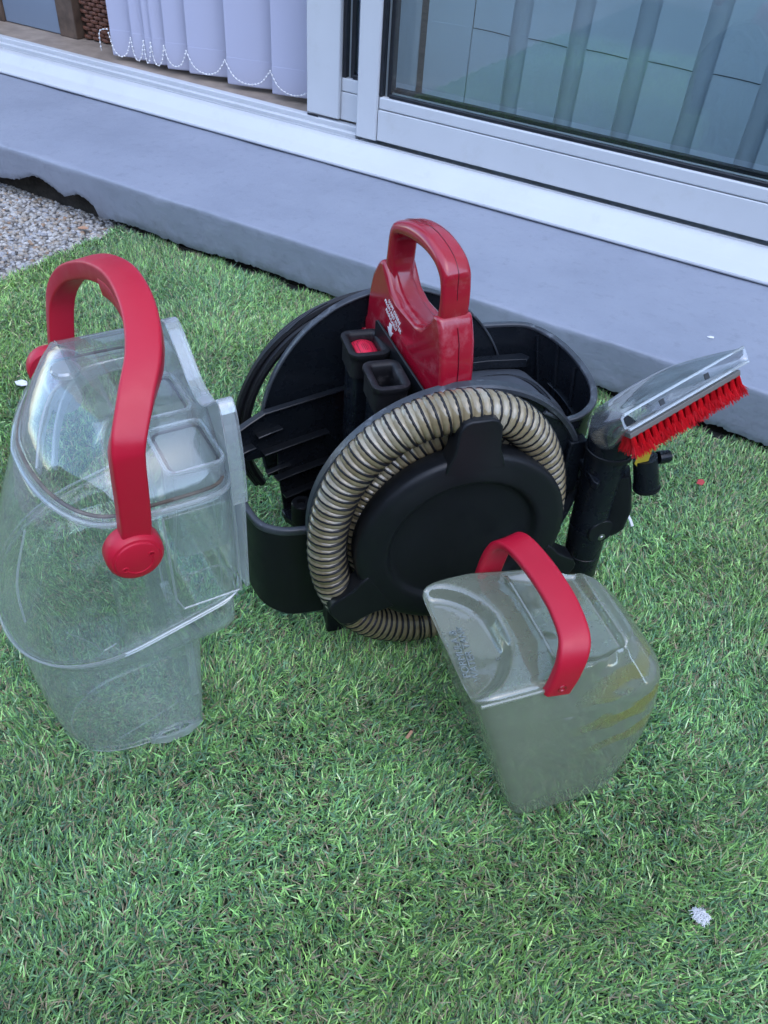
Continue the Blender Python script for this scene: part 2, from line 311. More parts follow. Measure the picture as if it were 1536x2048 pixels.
def lathe(profile, seg=64, axis='z', centre=(0, 0, 0), a0=0, a1=2 * math.pi):   # (r, h) profile
    full = abs(a1 - a0 - 2 * math.pi) < 1e-6; k = seg if full else seg + 1; rings = []
    for r, h in profile:
        ring = []
        for j in range(k):
            t = a0 + (a1 - a0) * j / seg; c, s = r * math.cos(t), r * math.sin(t)
            ring.append((centre[0] + c, centre[1] + h, centre[2] + s) if axis == 'y' else ((centre[0] + c, centre[1] + s, centre[2] + h) if axis == 'z' else (centre[0] + h, centre[1] + c, centre[2] + s)))
        rings.append(ring)
    return loft(rings, full, full, full)
def plate(outer, holes, fn, t0, t1):     # 2-D outline with holes -> slab; fn(u, v, t) -> xyz
    loops = [outer] + list(holes); pts = [p for l in loops for p in l]; n = len(pts)
    tris = tessellate_polygon([[Vector((p[0], p[1], 0)) for p in l] for l in loops])
    V = [fn(p[0], p[1], t0) for p in pts] + [fn(p[0], p[1], t1) for p in pts]
    F = [tuple(t) for t in tris] + [tuple(i + n for i in reversed(t)) for t in tris]
    k = 0
    for l in loops:
        m = len(l)
        for i in range(m): j = (i + 1) % m; F.append((k + i, k + j, n + k + j, n + k + i))
        k += m
    return V, F
def strip_wall(path, zlo, zhi, thick):   # plan path (x, y) with per-point z0, z1
    P = np.array(path, float); n = len(P); T = np.gradient(P, axis=0); T /= np.linalg.norm(T, axis=1)[:, None]; Nn = np.stack([-T[:, 1], T[:, 0]], 1)
    rings = []
    for i in range(n):
        a, b = P[i] - Nn[i] * thick / 2, P[i] + Nn[i] * thick / 2
        rings.append([(a[0], a[1], zlo[i]), (b[0], b[1], zlo[i]), (b[0], b[1], zhi[i]), (a[0], a[1], zhi[i])])
    return loft(rings)
def text(name, body, size, mat, parent, origin, xdir, ydir, extrude=0.0004, align='CENTER', space=1.0, offset=0.0):
    c = bpy.data.curves.new(name, 'FONT'); c.body = body; c.size = size; c.extrude = extrude; c.align_x = align; c.align_y = 'CENTER'; c.space_line = space; c.offset = offset
    c.materials.append(M[mat]); o = bpy.data.objects.new(name, c); link(o); o.parent = parent
    x = Vector(xdir).normalized(); y = Vector(ydir); y = (y - y.dot(x) * x).normalized(); z = x.cross(y)
    o.matrix_local = Matrix(((x[0], y[0], z[0], origin[0]), (x[1], y[1], z[1], origin[1]), (x[2], y[2], z[2], origin[2]), (0, 0, 0, 1)))
    bpy.context.view_layer.update(); me = bpy.data.meshes.new_from_object(o.evaluated_get(bpy.context.evaluated_depsgraph_get())); mw = o.matrix_local.copy(); bpy.data.objects.remove(o); bpy.data.curves.remove(c)
    o = bpy.data.objects.new(name, me); link(o); o.parent = parent; o.matrix_local = mw; return o
def np_mesh(name, V, quads, tris, mat, cols=None, parent=None, smooth=True):
    me = bpy.data.meshes.new(name); nq, ntr = len(quads), len(tris)
    me.vertices.add(len(V)); me.vertices.foreach_set('co', V.astype(np.float32).ravel())
    loops = np.concatenate([quads.ravel(), tris.ravel()]) if ntr else quads.ravel()
    me.loops.add(len(loops)); me.loops.foreach_set('vertex_index', loops.astype(np.int32))
    me.polygons.add(nq + ntr)
    starts = np.concatenate([np.arange(nq) * 4, nq * 4 + np.arange(ntr) * 3]); me.polygons.foreach_set('loop_start', starts.astype(np.int32))
    me.update(calc_edges=True); me.validate()
    if cols is not None:
        a = me.color_attributes.new('col', 'FLOAT_COLOR', 'POINT'); a.data.foreach_set('color', np.concatenate([cols, np.ones((len(cols), 1))], 1).astype(np.float32).ravel())
    if smooth: me.polygons.foreach_set('use_smooth', np.ones(nq + ntr, bool))
    me.materials.append(M[mat]); o = bpy.data.objects.new(name, me); link(o)
    if parent: o.parent = parent
    return o

# ================================================================ SETTING
def sheet(x0, x1, y0, y1, z): return [(x0, y0, z), (x1, y0, z), (x1, y1, z), (x0, y1, z)], [(0, 1, 2, 3)]
obj('ground', sheet(-60, 60, -60, 1.75, -0.030), 'cement', smooth=0, kind='structure')
obj('artificial_turf', box(-1.640, 3.0, -2.2, 1.462, -0.029, -0.015), 'backing', smooth=0, kind='structure')

# turf blades -----------------------------------------------------
def field(x, y, s, k):
    return np.sin(x * s * 1.3 + k) * np.cos(y * s * 1.1 - k * 1.7) + 0.6 * np.sin(x * s * 2.7 + y * s * 2.1 + k * 2.3) + 0.4 * np.cos(x * s * 5.1 - y * s * 4.3 + k)
def blades(n, x0, x1, y0, y1, wmin, wmax, lmin, lmax, tanfrac):
    x = rng.uniform(x0, x1, n); y = rng.uniform(y0, y1, n)
    edge = 1.462 + 0.012 * np.sin(x * 37) + 0.008 * np.sin(x * 91 + 1)
    keep = (y < edge) & (x > -1.640 + 0.006 * np.sin(y * 60)); x, y = x[keep], y[keep]; n = len(x)
    L = rng.uniform(lmin, lmax, n) * (1 + 0.15 * field(x, y, 9, 2)); W = rng.uniform(wmin, wmax, n)
    az = rng.uniform(0, 2 * np.pi, n); pref = 1.2 + 1.5 * field(x, y, 4, 5); mix = rng.random(n) < 0.35; az = np.where(mix, pref + rng.normal(0, 0.5, n), az)
    lean = np.clip(rng.normal(0.82, 0.33, n), 0.1, 1.4)       # angle from vertical
    # blades lie pressed flat under the two tanks and lean away just beside them
    for cx_, cy_, ang_, hx0, hx1, hy in ((-.081, .6036, math.atan2(.75, .66), -.060, .100, .087), (-.524, .385, math.atan2(.866, .5), -.098, .055, .060)):
        lx = (x - cx_) * math.cos(ang_) + (y - cy_) * math.sin(ang_); ly = -(x - cx_) * math.sin(ang_) + (y - cy_) * math.cos(ang_)
        inside = (lx > hx0) & (lx < hx1) & (np.abs(ly) < hy); near_ = (lx > hx0 - .012) & (lx < hx1 + .012) & (np.abs(ly) < hy + .012) & ~inside
        out_az = np.arctan2(y - cy_, x - cx_); az = np.where(near_ & (rng.random(n) < .75), out_az + rng.normal(0, .5, n), az)
        lean = np.where(inside, rng.uniform(1.42, 1.52, n), np.where(near_, lean * .9 + .25, lean)); L = np.where(inside, L * .55, L)
    d = np.stack([np.cos(az), np.sin(az), np.zeros(n)], 1); s = np.stack([-np.sin(az), np.cos(az), np.zeros(n)], 1)
    base = np.stack([x, y, np.full(n, -0.015)], 1)
    a1 = np.where(lean > 1.41, lean, lean * 0.55); a2 = np.clip(lean * 1.35, 0, 1.62)
    up3 = np.array([0, 0, 1.0])
    p1 = base + (d * np.sin(a1)[:, None] + up3 * np.cos(a1)[:, None]) * (L * 0.45)[:, None]
    p2 = p1 + (d * np.sin(a2)[:, None] + up3 * np.cos(a2)[:, None]) * (L * 0.55)[:, None]
    w = (s * W[:, None] * 0.5)
    tw = up3 * (rng.normal(0, 0.3, n) * W)[:, None]
    V = np.stack([base - w, base + w, p1 - w * 0.95 - tw, p1 + w * 0.95 + tw, p2 - w * 0.22, p2 + w * 0.22], 1).reshape(-1, 3)
    idx = np.arange(n)[:, None] * 6
    q = np.concatenate([idx + [0, 1, 3, 2], idx + [2, 3, 5, 4]], 0)
    pal = np.array([(0.170, 0.325, 0.125), (0.215, 0.430, 0.125), (0.345, 0.59, 0.18), (0.080, 0.165, 0.090), (0.135, 0.265, 0.140), (0.46, 0.69, 0.29)])
    pr = np.array([0.26, 0.24, 0.14, 0.17, 0.13, 0.06])
    c = pal[rng.choice(len(pal), n, p=pr)] * (0.62 + 1.25 * rng.random((n, 1)) ** 1.3) * (1 + 0.16 * field(x, y, 3.2, 9))[:, None]
    warm = 0.5 + 0.5 * np.tanh(field(x, y, 2.1, 3)); c = c * (1 + np.stack([0.12 * (warm - .5), np.zeros(n), -0.3 * (warm - .5)], 1))
    ist = rng.random(n) < tanfrac
    c[ist] = np.array([(0.50, 0.41, 0.27)]) * rng.uniform(0.5, 1.15, (ist.sum(), 1))
    return V, q, np.repeat(np.clip(c, 0.004, 1), 6, 0)
def combine(sets):
    Vs, Qs, Cs, o = [], [], [], 0
    for V, q, c in sets: Vs.append(V); Qs.append(q + o); Cs.append(c); o += len(V)
    return np.concatenate(Vs), np.concatenate(Qs), np.concatenate(Cs)
sets = [blades(380000, -1.65, 0.45, 0.02, 1.48, 0.0014, 0.0026, 0.014, 0.026, 0.05),
        blades(85000, -1.65, 0.45, 0.02, 1.48, 0.0008, 0.0013, 0.014, 0.026, 0.9),
        blades(34000, 0.45, 1.6, -0.1, 1.48, 0.002, 0.0042, 0.02, 0.04, 0.05),
        blades(40000, -1.65, 0.45, -0.7, 0.02, 0.002, 0.0042, 0.02, 0.04, 0.05)]
V, q, c = combine(sets)
g = np_mesh('grass', V, q, np.zeros((0, 3), int), 'grass', c, smooth=False)
tag(g, label='short green artificial grass blades with tan thatch', cat='grass', kind='stuff')

# exposed pebbles -------------------------------------------------
bm = bmesh.new(); bmesh.ops.create_icosphere(bm, subdivisions=1, radius=1); ico = np.array([v.co[:] for v in bm.verts]); icf = np.array([[v.index for v in f.verts] for f in bm.faces]); bm.free()
n = 21000; far_ = np.arange(n) > 12500; px = np.where(far_, rng.uniform(-4.6, -2.45, n), rng.uniform(-2.45, -1.625, n)); py = np.where(far_, rng.uniform(0.1, 1.56, n), rng.uniform(0.6, 1.56, n))
hole = (px < -1.70) & (py > 1.46)
rad = rng.uniform(0.0035, 0.0085, n) * np.where(far_, 1.5, 1.0); sc = np.stack([rad * rng.uniform(0.8, 1.35, n), rad * rng.uniform(0.7, 1.1, n), rad * rng.uniform(0.45, 0.8, n)], 1)
ang = rng.uniform(0, np.pi, n); ca, sa = np.cos(ang), np.sin(ang)
P = ico[None] * sc[:, None] * (1 + rng.normal(0, 0.1, (n, len(ico), 1)))
X = P[..., 0] * ca[:, None] - P[..., 1] * sa[:, None] + px[:, None]; Y = P[..., 0] * sa[:, None] + P[..., 1] * ca[:, None] + py[:, None]; Z = P[..., 2] - 0.028
V = np.stack([X, Y, Z], -1).reshape(-1, 3); tri = (icf[None] + (np.arange(n) * len(ico))[:, None, None]).reshape(-1, 3)
pal = np.array([(0.36, 0.33, 0.29), (0.44, 0.42, 0.39), (0.27, 0.245, 0.22), (0.38, 0.31, 0.24), (0.33, 0.33, 0.34), (0.48, 0.46, 0.44), (0.30, 0.20, 0.13), (0.09, 0.085, 0.08)])
c = pal[rng.choice(8, n, p=[.2, .2, .15, .12, .14, .12, .045, .025])] * rng.uniform(0.8, 1.2, (n, 1))
g = np_mesh('pebbles', V, np.zeros((0, 4), int), tri, 'pebble', np.repeat(c, len(ico), 0)); tag(g, label='pale pebbles exposed in the concrete path', cat='pebbles', kind='stuff')

# concrete step ---------------------------------------------------
st = empty('concrete_step', (0, 1.45, 0), label='long painted blue grey concrete step with broken lower edge', cat='step')
edge_pts = [(-3.4, .02), (-2.2, .02), (-2.078, .022), (-2.013, .034), (-1.94, .060), (-1.915, .060), (-1.87, .047), (-1.828, .030), (-1.775, .050), (-1.745, .045), (-1.715, .032), (-1.705, .004), (-1.615, .012), (-1.529, .013), (-1.46, .008), (-1.35, .008), (-1.24, .016), (-1.117, .016), (-1.0, .012), (-0.6, .012), (-.04, .016), (.02, .013), (.065, .011), (1.6, .01)]
ex, ez = zip(*edge_pts); xs = np.concatenate([np.linspace(-3.4, -2.3, 40), np.linspace(-2.29, 0.3, 620), np.linspace(0.31, 1.6, 40)])
rows = []
for x in xs:
    zb = np.interp(x, ex, ez) + 0.0045 * noise.noise((x * 45, 3, 0)) + 0.0035 * noise.noise((x * 130, 7, 0)) + 0.0015 * noise.noise((x * 330, 7, 0))
    zt = 0.123 + 0.002 * noise.noise((x * 5, 0, 1)); row = []
    def P(y, z, amt=0.0022):
        d = amt * (noise.noise((x * 9, y * 9, z * 14)) + 0.5 * noise.noise((x * 31, y * 31, z * 45)))
        row.append((x, y - 1.45 - d * 0.9, z + d * 0.6))
    P(1.60, zb + 0.008, 0.004); P(1.50, zb + 0.004, 0.004); P(1.468, zb + 0.001, 0.004); P(1.458, zb + 0.001, 0.003)
    for k in range(1, 9): P(1.4545 - 0.0045 * k / 8, zb + (zt - 0.012 - zb) * k / 8)
    rr = 0.007 + 0.003 * noise.noise((x * 14, 9, 9))
    for k in range(1, 5): a = math.pi / 2 * k / 5; P(1.45 + rr * (1 - math.cos(a)), zt - rr * (1 - math.sin(a)), 0.003)
    for k in range(0, 14): P(1.45 + rr + (0.57 - rr) * (k / 13) ** 1.3, zt + 0.0, 0.0012)
    rows.append(row)
obj('step_slab', loft(rows, False), 'paint', st, smooth=50)
obj('soil_fill', box(-3.4, 1.6, 0.062, 0.30, -0.029, 0.10), 'soil', st, smooth=0)

# house wall, room (behind and above the door) --------------------------------
obj('house_wall', join(box(-8, -3.22, 1.99, 2.24, -0.029, 6.4), box(1.46, 6, 1.99, 2.24, -0.029, 6.4), box(-3.22, 1.46, 1.99, 2.24, 3.07, 6.4)), 'brick_wall', smooth=0, kind='structure')
obj('interior_floor', box(-3.4, 1.6, 2.075, 6.0, 0.10, 0.188), 'tan_floor', smooth=0, kind='structure')
obj('interior_wall', join(box(-3.5, -3.4, 2.26, 6.0, 0.0, 3.4), box(1.6, 1.7, 2.26, 6.0, 0, 3.4), box(-3.5, 1.7, 6.0, 6.1, 0, 3.4)), 'room', smooth=0, kind='structure')
obj('ceiling', box(-3.5, 1.7, 2.26, 6.1, 3.4, 3.5), 'room', smooth=0, kind='structure')

obj('sky_block_wall', join(box(-9, 7, -3.5, -3.25, -0.029, 2.9), box(6.8, 7, -3.25, 1.9, -0.029, 2.6)), 'sky_block', smooth=0, kind='structure')  # unseen walls, added to hold back low sky light on upright faces

# sliding door ----------------------------------------------------
door = empty('sliding_door', (0, 1.9, 0), label='white plastic framed sliding glass door above the grey step', cat='door')
def dbox(name, x0, x1, y0, y1, z0, z1, mat='white_pvc', parent=None, bevel=0.003, **kw): return obj(name, box(x0, x1, y0 - 1.9, y1 - 1.9, z0, z1), mat, parent or door, bevel=bevel, **kw)
prof = [(1.914, .127), (1.911, .131), (1.912, .135), (1.915, .1375), (1.942, .1475), (1.947, .1500), (1.951, .1535), (1.970, .1722), (1.974, .1752), (1.979, .1768), (1.9895, .1785), (1.994, .1780), (1.9945, .1690), (2.004, .1690), (2.0045, .1780), (2.008, .1780), (2.0085, .1690), (2.12, .1690), (2.12, .127)]
sill = obj('sill', prism_x([(y - 1.9, z) for y, z in prof], -3.2, 1.4), 'white_pvc', door, smooth=25)
tr = obj('track', prism_x([(y - 1.9, z) for y, z in [(2.012, .1692), (2.012, .186), (2.014, .188), (2.024, .188), (2.026, .1855), (2.0265, .181), (2.034, .181), (2.0345, .197), (2.037, .199), (2.058, .199), (2.060, .197), (2.060, .1692)]], -3.2, -1.240), 'white_pvc', door, smooth=25)
obj('track_groove', prism_x([(y - 1.9, z) for y, z in [(1.9945, .1692), (1.9945, .1705), (2.0035, .1705), (2.0035, .1692)]], -3.2, 1.4), 'grey_pvc', door, smooth=0)
# fixed sash on the right
dbox('stile', -1.233, -1.168, 2.0005, 2.062, .187, 3.0)
dbox('bottom_rail', -1.1655, 1.40, 2.003, 2.060, .1895, .268, bevel=0.002)
dbox('glazing_bead', -1.1655, 1.40, 2.0045, 2.050, .2695, .300, bevel=0.004)
dbox('side_bead', -1.1672, -1.158, 2.006, 2.050, .3005, 2.98, 'seal', bevel=0.002)
dbox('side_spacer', -1.1575, -1.150, 2.022, 2.030, .3005, 2.98, 'spacer', bevel=0.001)
dbox('side_seal', -1.1495, -1.138, 2.018, 2.046, .3005, 2.98, 'seal', bevel=0.002)
dbox('glazing_seal', -1.1375, 1.40, 2.008, 2.0185, .3005, .310, 'seal', bevel=0.002)
dbox('spacer_bar', -1.1375, 1.40, 2.024, 2.032, .3008, .3105, 'spacer', bevel=0.001)
dbox('rear_seal', -1.1375, 1.40, 2.034, 2.050, .3008, .3205, 'seal', bevel=0.002)
dbox('glass_pane', -1.149, 1.40, 2.0195, 2.0235, .3010, 2.98, 'glass', bevel=0)
dbox('right_stile', 1.401, 1.45, 2.0005, 2.062, .19, 3.0)
dbox('top_rail', -3.2, 1.45, 2.0, 2.14, 3.001, 3.06)
dbox('left_jamb', -3.25, -3.19, 1.97, 2.14, .165, 3.0)
# sliding sash, pushed over behind the fixed one
dbox('stile', -1.424, -1.314, 2.0365, 2.078, .2065, 3.0)
dbox('bottom_rail', -1.3125, -1.236, 2.0455, 2.078, .2065, .2785, bevel=0.002)
dbox('glazing_bead', -1.3125, -1.236, 2.0465, 2.072, .280, .314, bevel=0.003)
dbox('side_bead', -1.3125, -1.300, 2.0475, 2.070, .3145, 2.98, 'seal', bevel=0.002)
dbox('side_spacer', -1.2995, -1.293, 2.062, 2.066, .3145, 2.98, 'spacer', bevel=0.001)
dbox('side_seal', -1.2925, -1.280, 2.060, 2.074, .3145, 2.98, 'seal', bevel=0.001)
dbox('glazing_seal', -1.279, -1.236, 2.0485, 2.070, .3145, .326, 'seal', bevel=0.002)
dbox('glass_pane', -1.2795, 0.9, 2.0715, 2.0745, .3265, 2.98, 'glass', bevel=0)
dbox('drain_slot', -1.420, -1.384, 2.0350, 2.0363, .2005, .2055, 'seal', bevel=0)

# vertical blinds -------------------------------------------------
def slat(parent, x, y, w, ang, z0, z1, mat, bow=0.008, pocket=0.075, seam=False):
    n = 8; c, s = math.cos(ang), math.sin(ang); P = []
    for k in range(n + 1):
        u = (k / n - 0.5) * w; d = bow * (1 - (2 * k / n - 1) ** 2); P.append((x + u * c - d * s, y - 2.13 + u * s + d * c))
    Nn = np.gradient(np.array(P), axis=0); Nn /= np.linalg.norm(Nn, axis=1)[:, None]; Nv = np.stack([-Nn[:, 1], Nn[:, 0]], 1); t = 0.0009
    def band(z0, z1, off, tt):
        lo = [tuple(p - nv * tt + nv * off) for p, nv in zip(np.array(P), Nv)] + [tuple(p + nv * tt + nv * off) for p, nv in zip(np.array(P)[::-1], Nv[::-1])]
        return loft([[(a, b, z) for a, b in lo] for z in (z0, z0 + 0.3 * (z1 - z0), z0 + 0.6 * (z1 - z0), z1)])
    o = obj('slat', band(z0, z1, 0, t), mat, parent, smooth=30)
    obj('bottom_weight', band(z0 + 0.003, z0 + pocket, 0, t + 0.0016), mat, o, smooth=30)
    if seam: obj('seam_line', band(z0 + pocket - .0004, z0 + pocket + .0008, -.0012, t + .0016), 'seal', o, smooth=0)
    return o
def chain(parent, pts, name='bead_chain'):
    path = crom(pts, 14); d = np.array(path); L = np.concatenate([[0], np.cumsum(np.linalg.norm(np.diff(d, axis=0), axis=1))]); parts = [tube(path, 0.0009, 5)]
    for s in np.arange(0, L[-1], 0.0125):
        p = [np.interp(s, L, d[:, k]) for k in range(3)]
        parts.append(loft([[(p[0] + r * math.cos(a), p[1] + r * math.sin(a), p[2] + h) for a in np.arange(6) * math.pi / 3] for r, h in ((0.0012, -.0026), (0.0028, -.0012), (0.0028, .0012), (0.0012, .0026))]))
    return obj(name, join(*parts), 'bead', parent, smooth=60)
bl = empty('vertical_blind', (0, 2.13, 0), label='lilac white vertical blind slats drawn aside in the open doorway', cat='blind', group='vertical blinds')
LX = [(-2.262, .15, .42), (-2.165, .16, .55), (-2.110, .16, .62), (-2.080, .16, .62), (-2.024, .17, .50), (-1.932, .19, .40), (-1.778, .19, .34), (-1.606, .19, .32), (-1.44, .18, .3)]
hooks = []
for i, (x, w, a) in enumerate(LX):
    slat(bl, x + math.cos(a) * w / 2, 2.118 + math.sin(a) * w / 2, w, a, .203 + 0.003 * (i % 2), 2.95, 'slat', bow=-0.006)
    hooks.append((x - 0.003, -.018, .268))
for i in range(len(hooks) - 1):
    a, b = np.array(hooks[i]), np.array(hooks[i + 1]); dip = 0.050 if i >= 4 else 0.060
    chain(bl, [a, a * .8 + b * .2 - [0, .004, dip * .75], (a + b) / 2 - [0, .006, dip], a * .2 + b * .8 - [0, .004, dip * .75], b])
chain(bl, [hooks[0] + np.array((-.004, 0, .01)), np.array(hooks[0]) + (-.03, -.01, 0), np.array(hooks[0]) + (-.034, -.01, -.055)])
obj('headrail', box(-3.1, -1.3, -0.03, 0.03, 2.955, 2.99), 'white_pvc', bl)
br = empty('vertical_blind', (0, 2.13, 0), label='pale vertical blind slats hanging closed behind the right glass pane', cat='blind', group='vertical blinds')
for i, (x, w, a) in enumerate([(-1.20, .12, .12), (-1.05, .125, .1)] + [(-.930 + .1555 * k, .112, -.14) for k in range(9)]):
    slat(br, x, 2.155 + (0.0 if i < 2 else 0.0), w, a, .215, 2.95, 'slat_grey', bow=0.005, pocket=0.252, seam=i > 1)
for k in range(10): slat(br, -.850 + .1555 * k, 2.186, .125, .10, .215, 2.95, 'slat_grey', bow=-.004, pocket=.252)
obj('headrail', box(-1.28, 1.3, 0.02, 0.08, 2.955, 2.99), 'white_pvc', br)
obj('wooden_batten', box(-.995, -.963, 2.20, 2.215, .19, 2.4), 'wood', smooth=0, label='thin brown wooden batten upright behind the right glass pane', cat='batten')
# things just inside the open doorway
cb = empty('cabinet', (-2.63, 2.245, .188), label='blue grey cabinet inside the doorway at upper left', cat='cabinet')
obj('cabinet_door', box(-.29, -.002, -.012, 0.0, .002, 1.4), 'cabinet', cb, bevel=.003)
obj('cabinet_frame', join(box(.0, .085, -.02, 0.3, 0, 1.45), box(-.40, -.292, -.02, .3, 0, 1.45), box(-.292, .0, .001, .3, 0.0, 1.45)), 'wood', cb, bevel=.003)
wk = empty('wicker_screen', (-2.352, 2.262, .188), label='brown woven wicker panel inside the doorway beside the blind', cat='wicker panel')
strands = []
for r_ in range(46):
    for c_ in range(15):
        x0 = -.19 + c_ * .042 + (0.021 if r_ % 2 else 0); z0 = .004 + r_ * .013
        strands.append(loft([[(x0 + dx, -.006 - hh + .006 * math.cos(t) * .9, z0 + .0065 + .0062 * math.sin(t)) for t in np.arange(6) * math.pi / 3] for dx, hh in ((0, -.004), (.010, .004), (.021, .006), (.032, .004), (.041, -.004))]))
w_ = obj('weave', join(*strands), 'wicker', wk, smooth=60); w_['kind'] = 'stuff'
obj('back_board', box(-.2, .46, .006, .03, 0, .62), 'wood', wk)

# ================================================================ CARPET CLEANER (machine)
mc = empty('carpet_cleaner', (-0.2375, 0.6745, 0), R(46.7), label='black portable carpet cleaner with red carry handle and coiled tan hose, tanks removed', cat='carpet cleaner')
ZC = .216
def yl(profile, **k): return lathe(profile, axis='y', centre=(0, 0, ZC), **k)
# back panel with its rim
PX, PRX, PRZ = -.020, .187, .221
def circ(cx, cz, r, a0, a1, n): return [(cx + r * math.cos(t), cz + r * math.sin(t)) for t in np.linspace(a0, a1, n)]
bp = [(PX + PRX * math.cos(t), .2 + PRZ * math.sin(t)) for t in np.linspace(R(-18), R(198), 72)]
obj('back_panel', plate(bp, [], lambda x, z, t: (x, t, z), .281, .287), 'black', mc, smooth=30)
obj('back_panel_rim', sweep([(PX + PRX * math.cos(t), .284, .2 + PRZ * math.sin(t)) for t in np.linspace(R(-18), R(198), 96)], rrect(.006, .0016, .001, 2), (0, 1, 0)), 'black_worn', mc, smooth=50)
# front drum wall and its rim
obj('drum_wall', plate(circ(.007, ZC - .004, .183, R(-48), R(228), 72), [], lambda x, z, t: (x, t, z), .078, .085), 'black', mc, smooth=30)
obj('drum_rim', lathe([(.180, .086), (.180, .073), (.182, .0705), (.187, .070), (.1895, .0725), (.1895, .084), (.187, .0865), (.183, .0865), (.180, .086)], seg=110, axis='y', centre=(.007, 0, ZC - .004), a0=R(-42), a1=R(222)), 'black_worn', mc, smooth=40)
obj('drum_core', yl([(.095, .080), (.095, .026), (.09, .024), (.0, .024)], seg=48), 'black', mc)
# left bay low wall
lp = crom([(-.158, .0835), (-.190, .084), (-.214, .0885), (-.236, .104), (-.249, .135), (-.254, .175), (-.255, .225), (-.250, .275)], 7)
n = len(lp); zl = np.interp(np.linspace(0, 1, n), [0, .25, .5, .75, 1], [.040, .042, .055, .075, .085]); zh = np.interp(np.linspace(0, 1, n), [0, .45, .7, 1], [.200, .200, .208, .235])
obj('bay_wall', strip_wall(lp, zl, zh, .006), 'black_matt', mc, smooth=40, bevel=.002)
obj('bay_rim', sweep([(a, b, z) for (a, b), z in zip(lp, zh)], rrect(.005, .0042, .002, 2), (0, 0, 1)), 'black_worn', mc, smooth=50)
# inner panel of the left bay: turned 17 degrees, with ledge and ribs
dx, dy = .954, .300
def ip(s, off, z): return (-.22 + s * dx + off * .3, .235 + s * dy - off * .954, z)
obj('inner_panel', plate([(-.030, .235), (-.028, .264), (.012, .280), (.143, .280), (.150, .06), (.043, .06), (.033, .160), (.033, .20), (-.015, .205)], [], lambda s, z, t: ip(s, t, z), -.004, .000), 'black', mc, smooth=0, bevel=.0015)
obj('ledge', sweep([ip(s, .004, z) for s, z in ((-.030, .2635), (-.008, .273), (.012, .2805), (.143, .2805))], rrect(.0016, .0052, .001, 1), (0, 0, 1)), 'black_edge', mc, smooth=0)
for s0, s1, z, d in ((.0, .037, .248, .010), (-.026, -.006, .232, .012), (.007, .111, .217, .012), (.012, .05, .178, .007), (.025, .116, .164, .012), (.038, .117, .125, .011)):
    obj('rib', sweep([ip(s0, d / 2, z - .002), ip((s0 + s1) / 2, d / 2, z), ip(s1, d / 2 - .001, z)], rrect(.0013, d / 2 + .001, .0008, 1), (0, 0, 1)), 'black_edge', mc, smooth=0)
obj('scratch_rib', tube([(-.166, .2795, .372), (-.150, .2795, .387), (-.128, .2795, .402), (-.112, .2795, .410)], .0014, 6), 'black_edge', mc)
obj('bay_floor', plate([(-.186, .250), (-.183, .232), (-.150, .186), (-.130, .155), (-.06, .12), (-.04, .27)], [], lambda x, y, t: (x, y, t), .078, .090), 'black', mc, bevel=.002)
obj('boss', lathe([(0, .118), (.006, .118), (.007, .124), (.0135, .124), (.015, .122), (.0155, .09)], seg=24, centre=(-.160, .222, 0)), 'black_matt', mc)
obj('boss_web', join(box(-.148, -.06, .226, .232, .09, .118)), 'black', mc, bevel=.004)
# base and feet
obj('base', plate([(x, y) for x, y in rrect(.165, .082, .04, 6, .03, .18)], [], lambda x, y, t: (x, y, t), .012, .082), 'black', mc, bevel=.004)
for fx_, fy_ in ((-.135, .088), (.17, .10), (-.10, .26), (.16, .26)):
    obj('foot', join(box(fx_ - .018, fx_ + .018, fy_ - .012, fy_ + .02, -.006, .09)), 'black_matt', mc, bevel=.003)
# suction ports
def port(cx, cy, hx, hy, zt):
    p = obj('port_duct', loft([[(x, y, z) for x, y in rrect(hx - .005, hy - .005, .008, 4, cx, cy)] for z in (.085, zt - .02)], cap1=False), 'black', mc, smooth=40)
    prof = [(-.0045, -.034), (-.001, -.034), (-.001, -.012), (.0, -.006), (.0018, -.003), (.0012, .0005), (-.002, .0012), (-.0065, .0005), (-.009, -.003), (-.0085, -.012), (-.0065, -.034)]
    rings = [[(x, y, zt + dz) for x, y in rrect(hx + d, hy + d, max(.004, .012 + d), 5, cx, cy)] for d, dz in prof]
    s = obj('port_seal', loft(rings + [rings[0]], cap0=False, cap1=False), 'rubber', p, smooth=50)
    obj('duct_lining', loft([[(x, y, z) for x, y in rrect(hx - .0085, hy - .0085, .006, 4, cx, cy)] for z in (zt - .03, zt - .10)], cap0=False), 'black', p, smooth=40)
    return p
p1 = port(-.0775, .2135, .0255, .031, .386); p2 = port(-.0715, .1375, .0225, .0315, .385)
grid = [[(-.0775 + .017 * u, .2135 + .022 * v, .370 + .011 * (1 - u * u * .8) * (1 - .3 * v * v)) for u in np.linspace(-1, 1, 13)] for v in np.linspace(-1, 1, 13)]
obj('filter_screen', loft(grid, False), 'filter', p1, smooth=80)
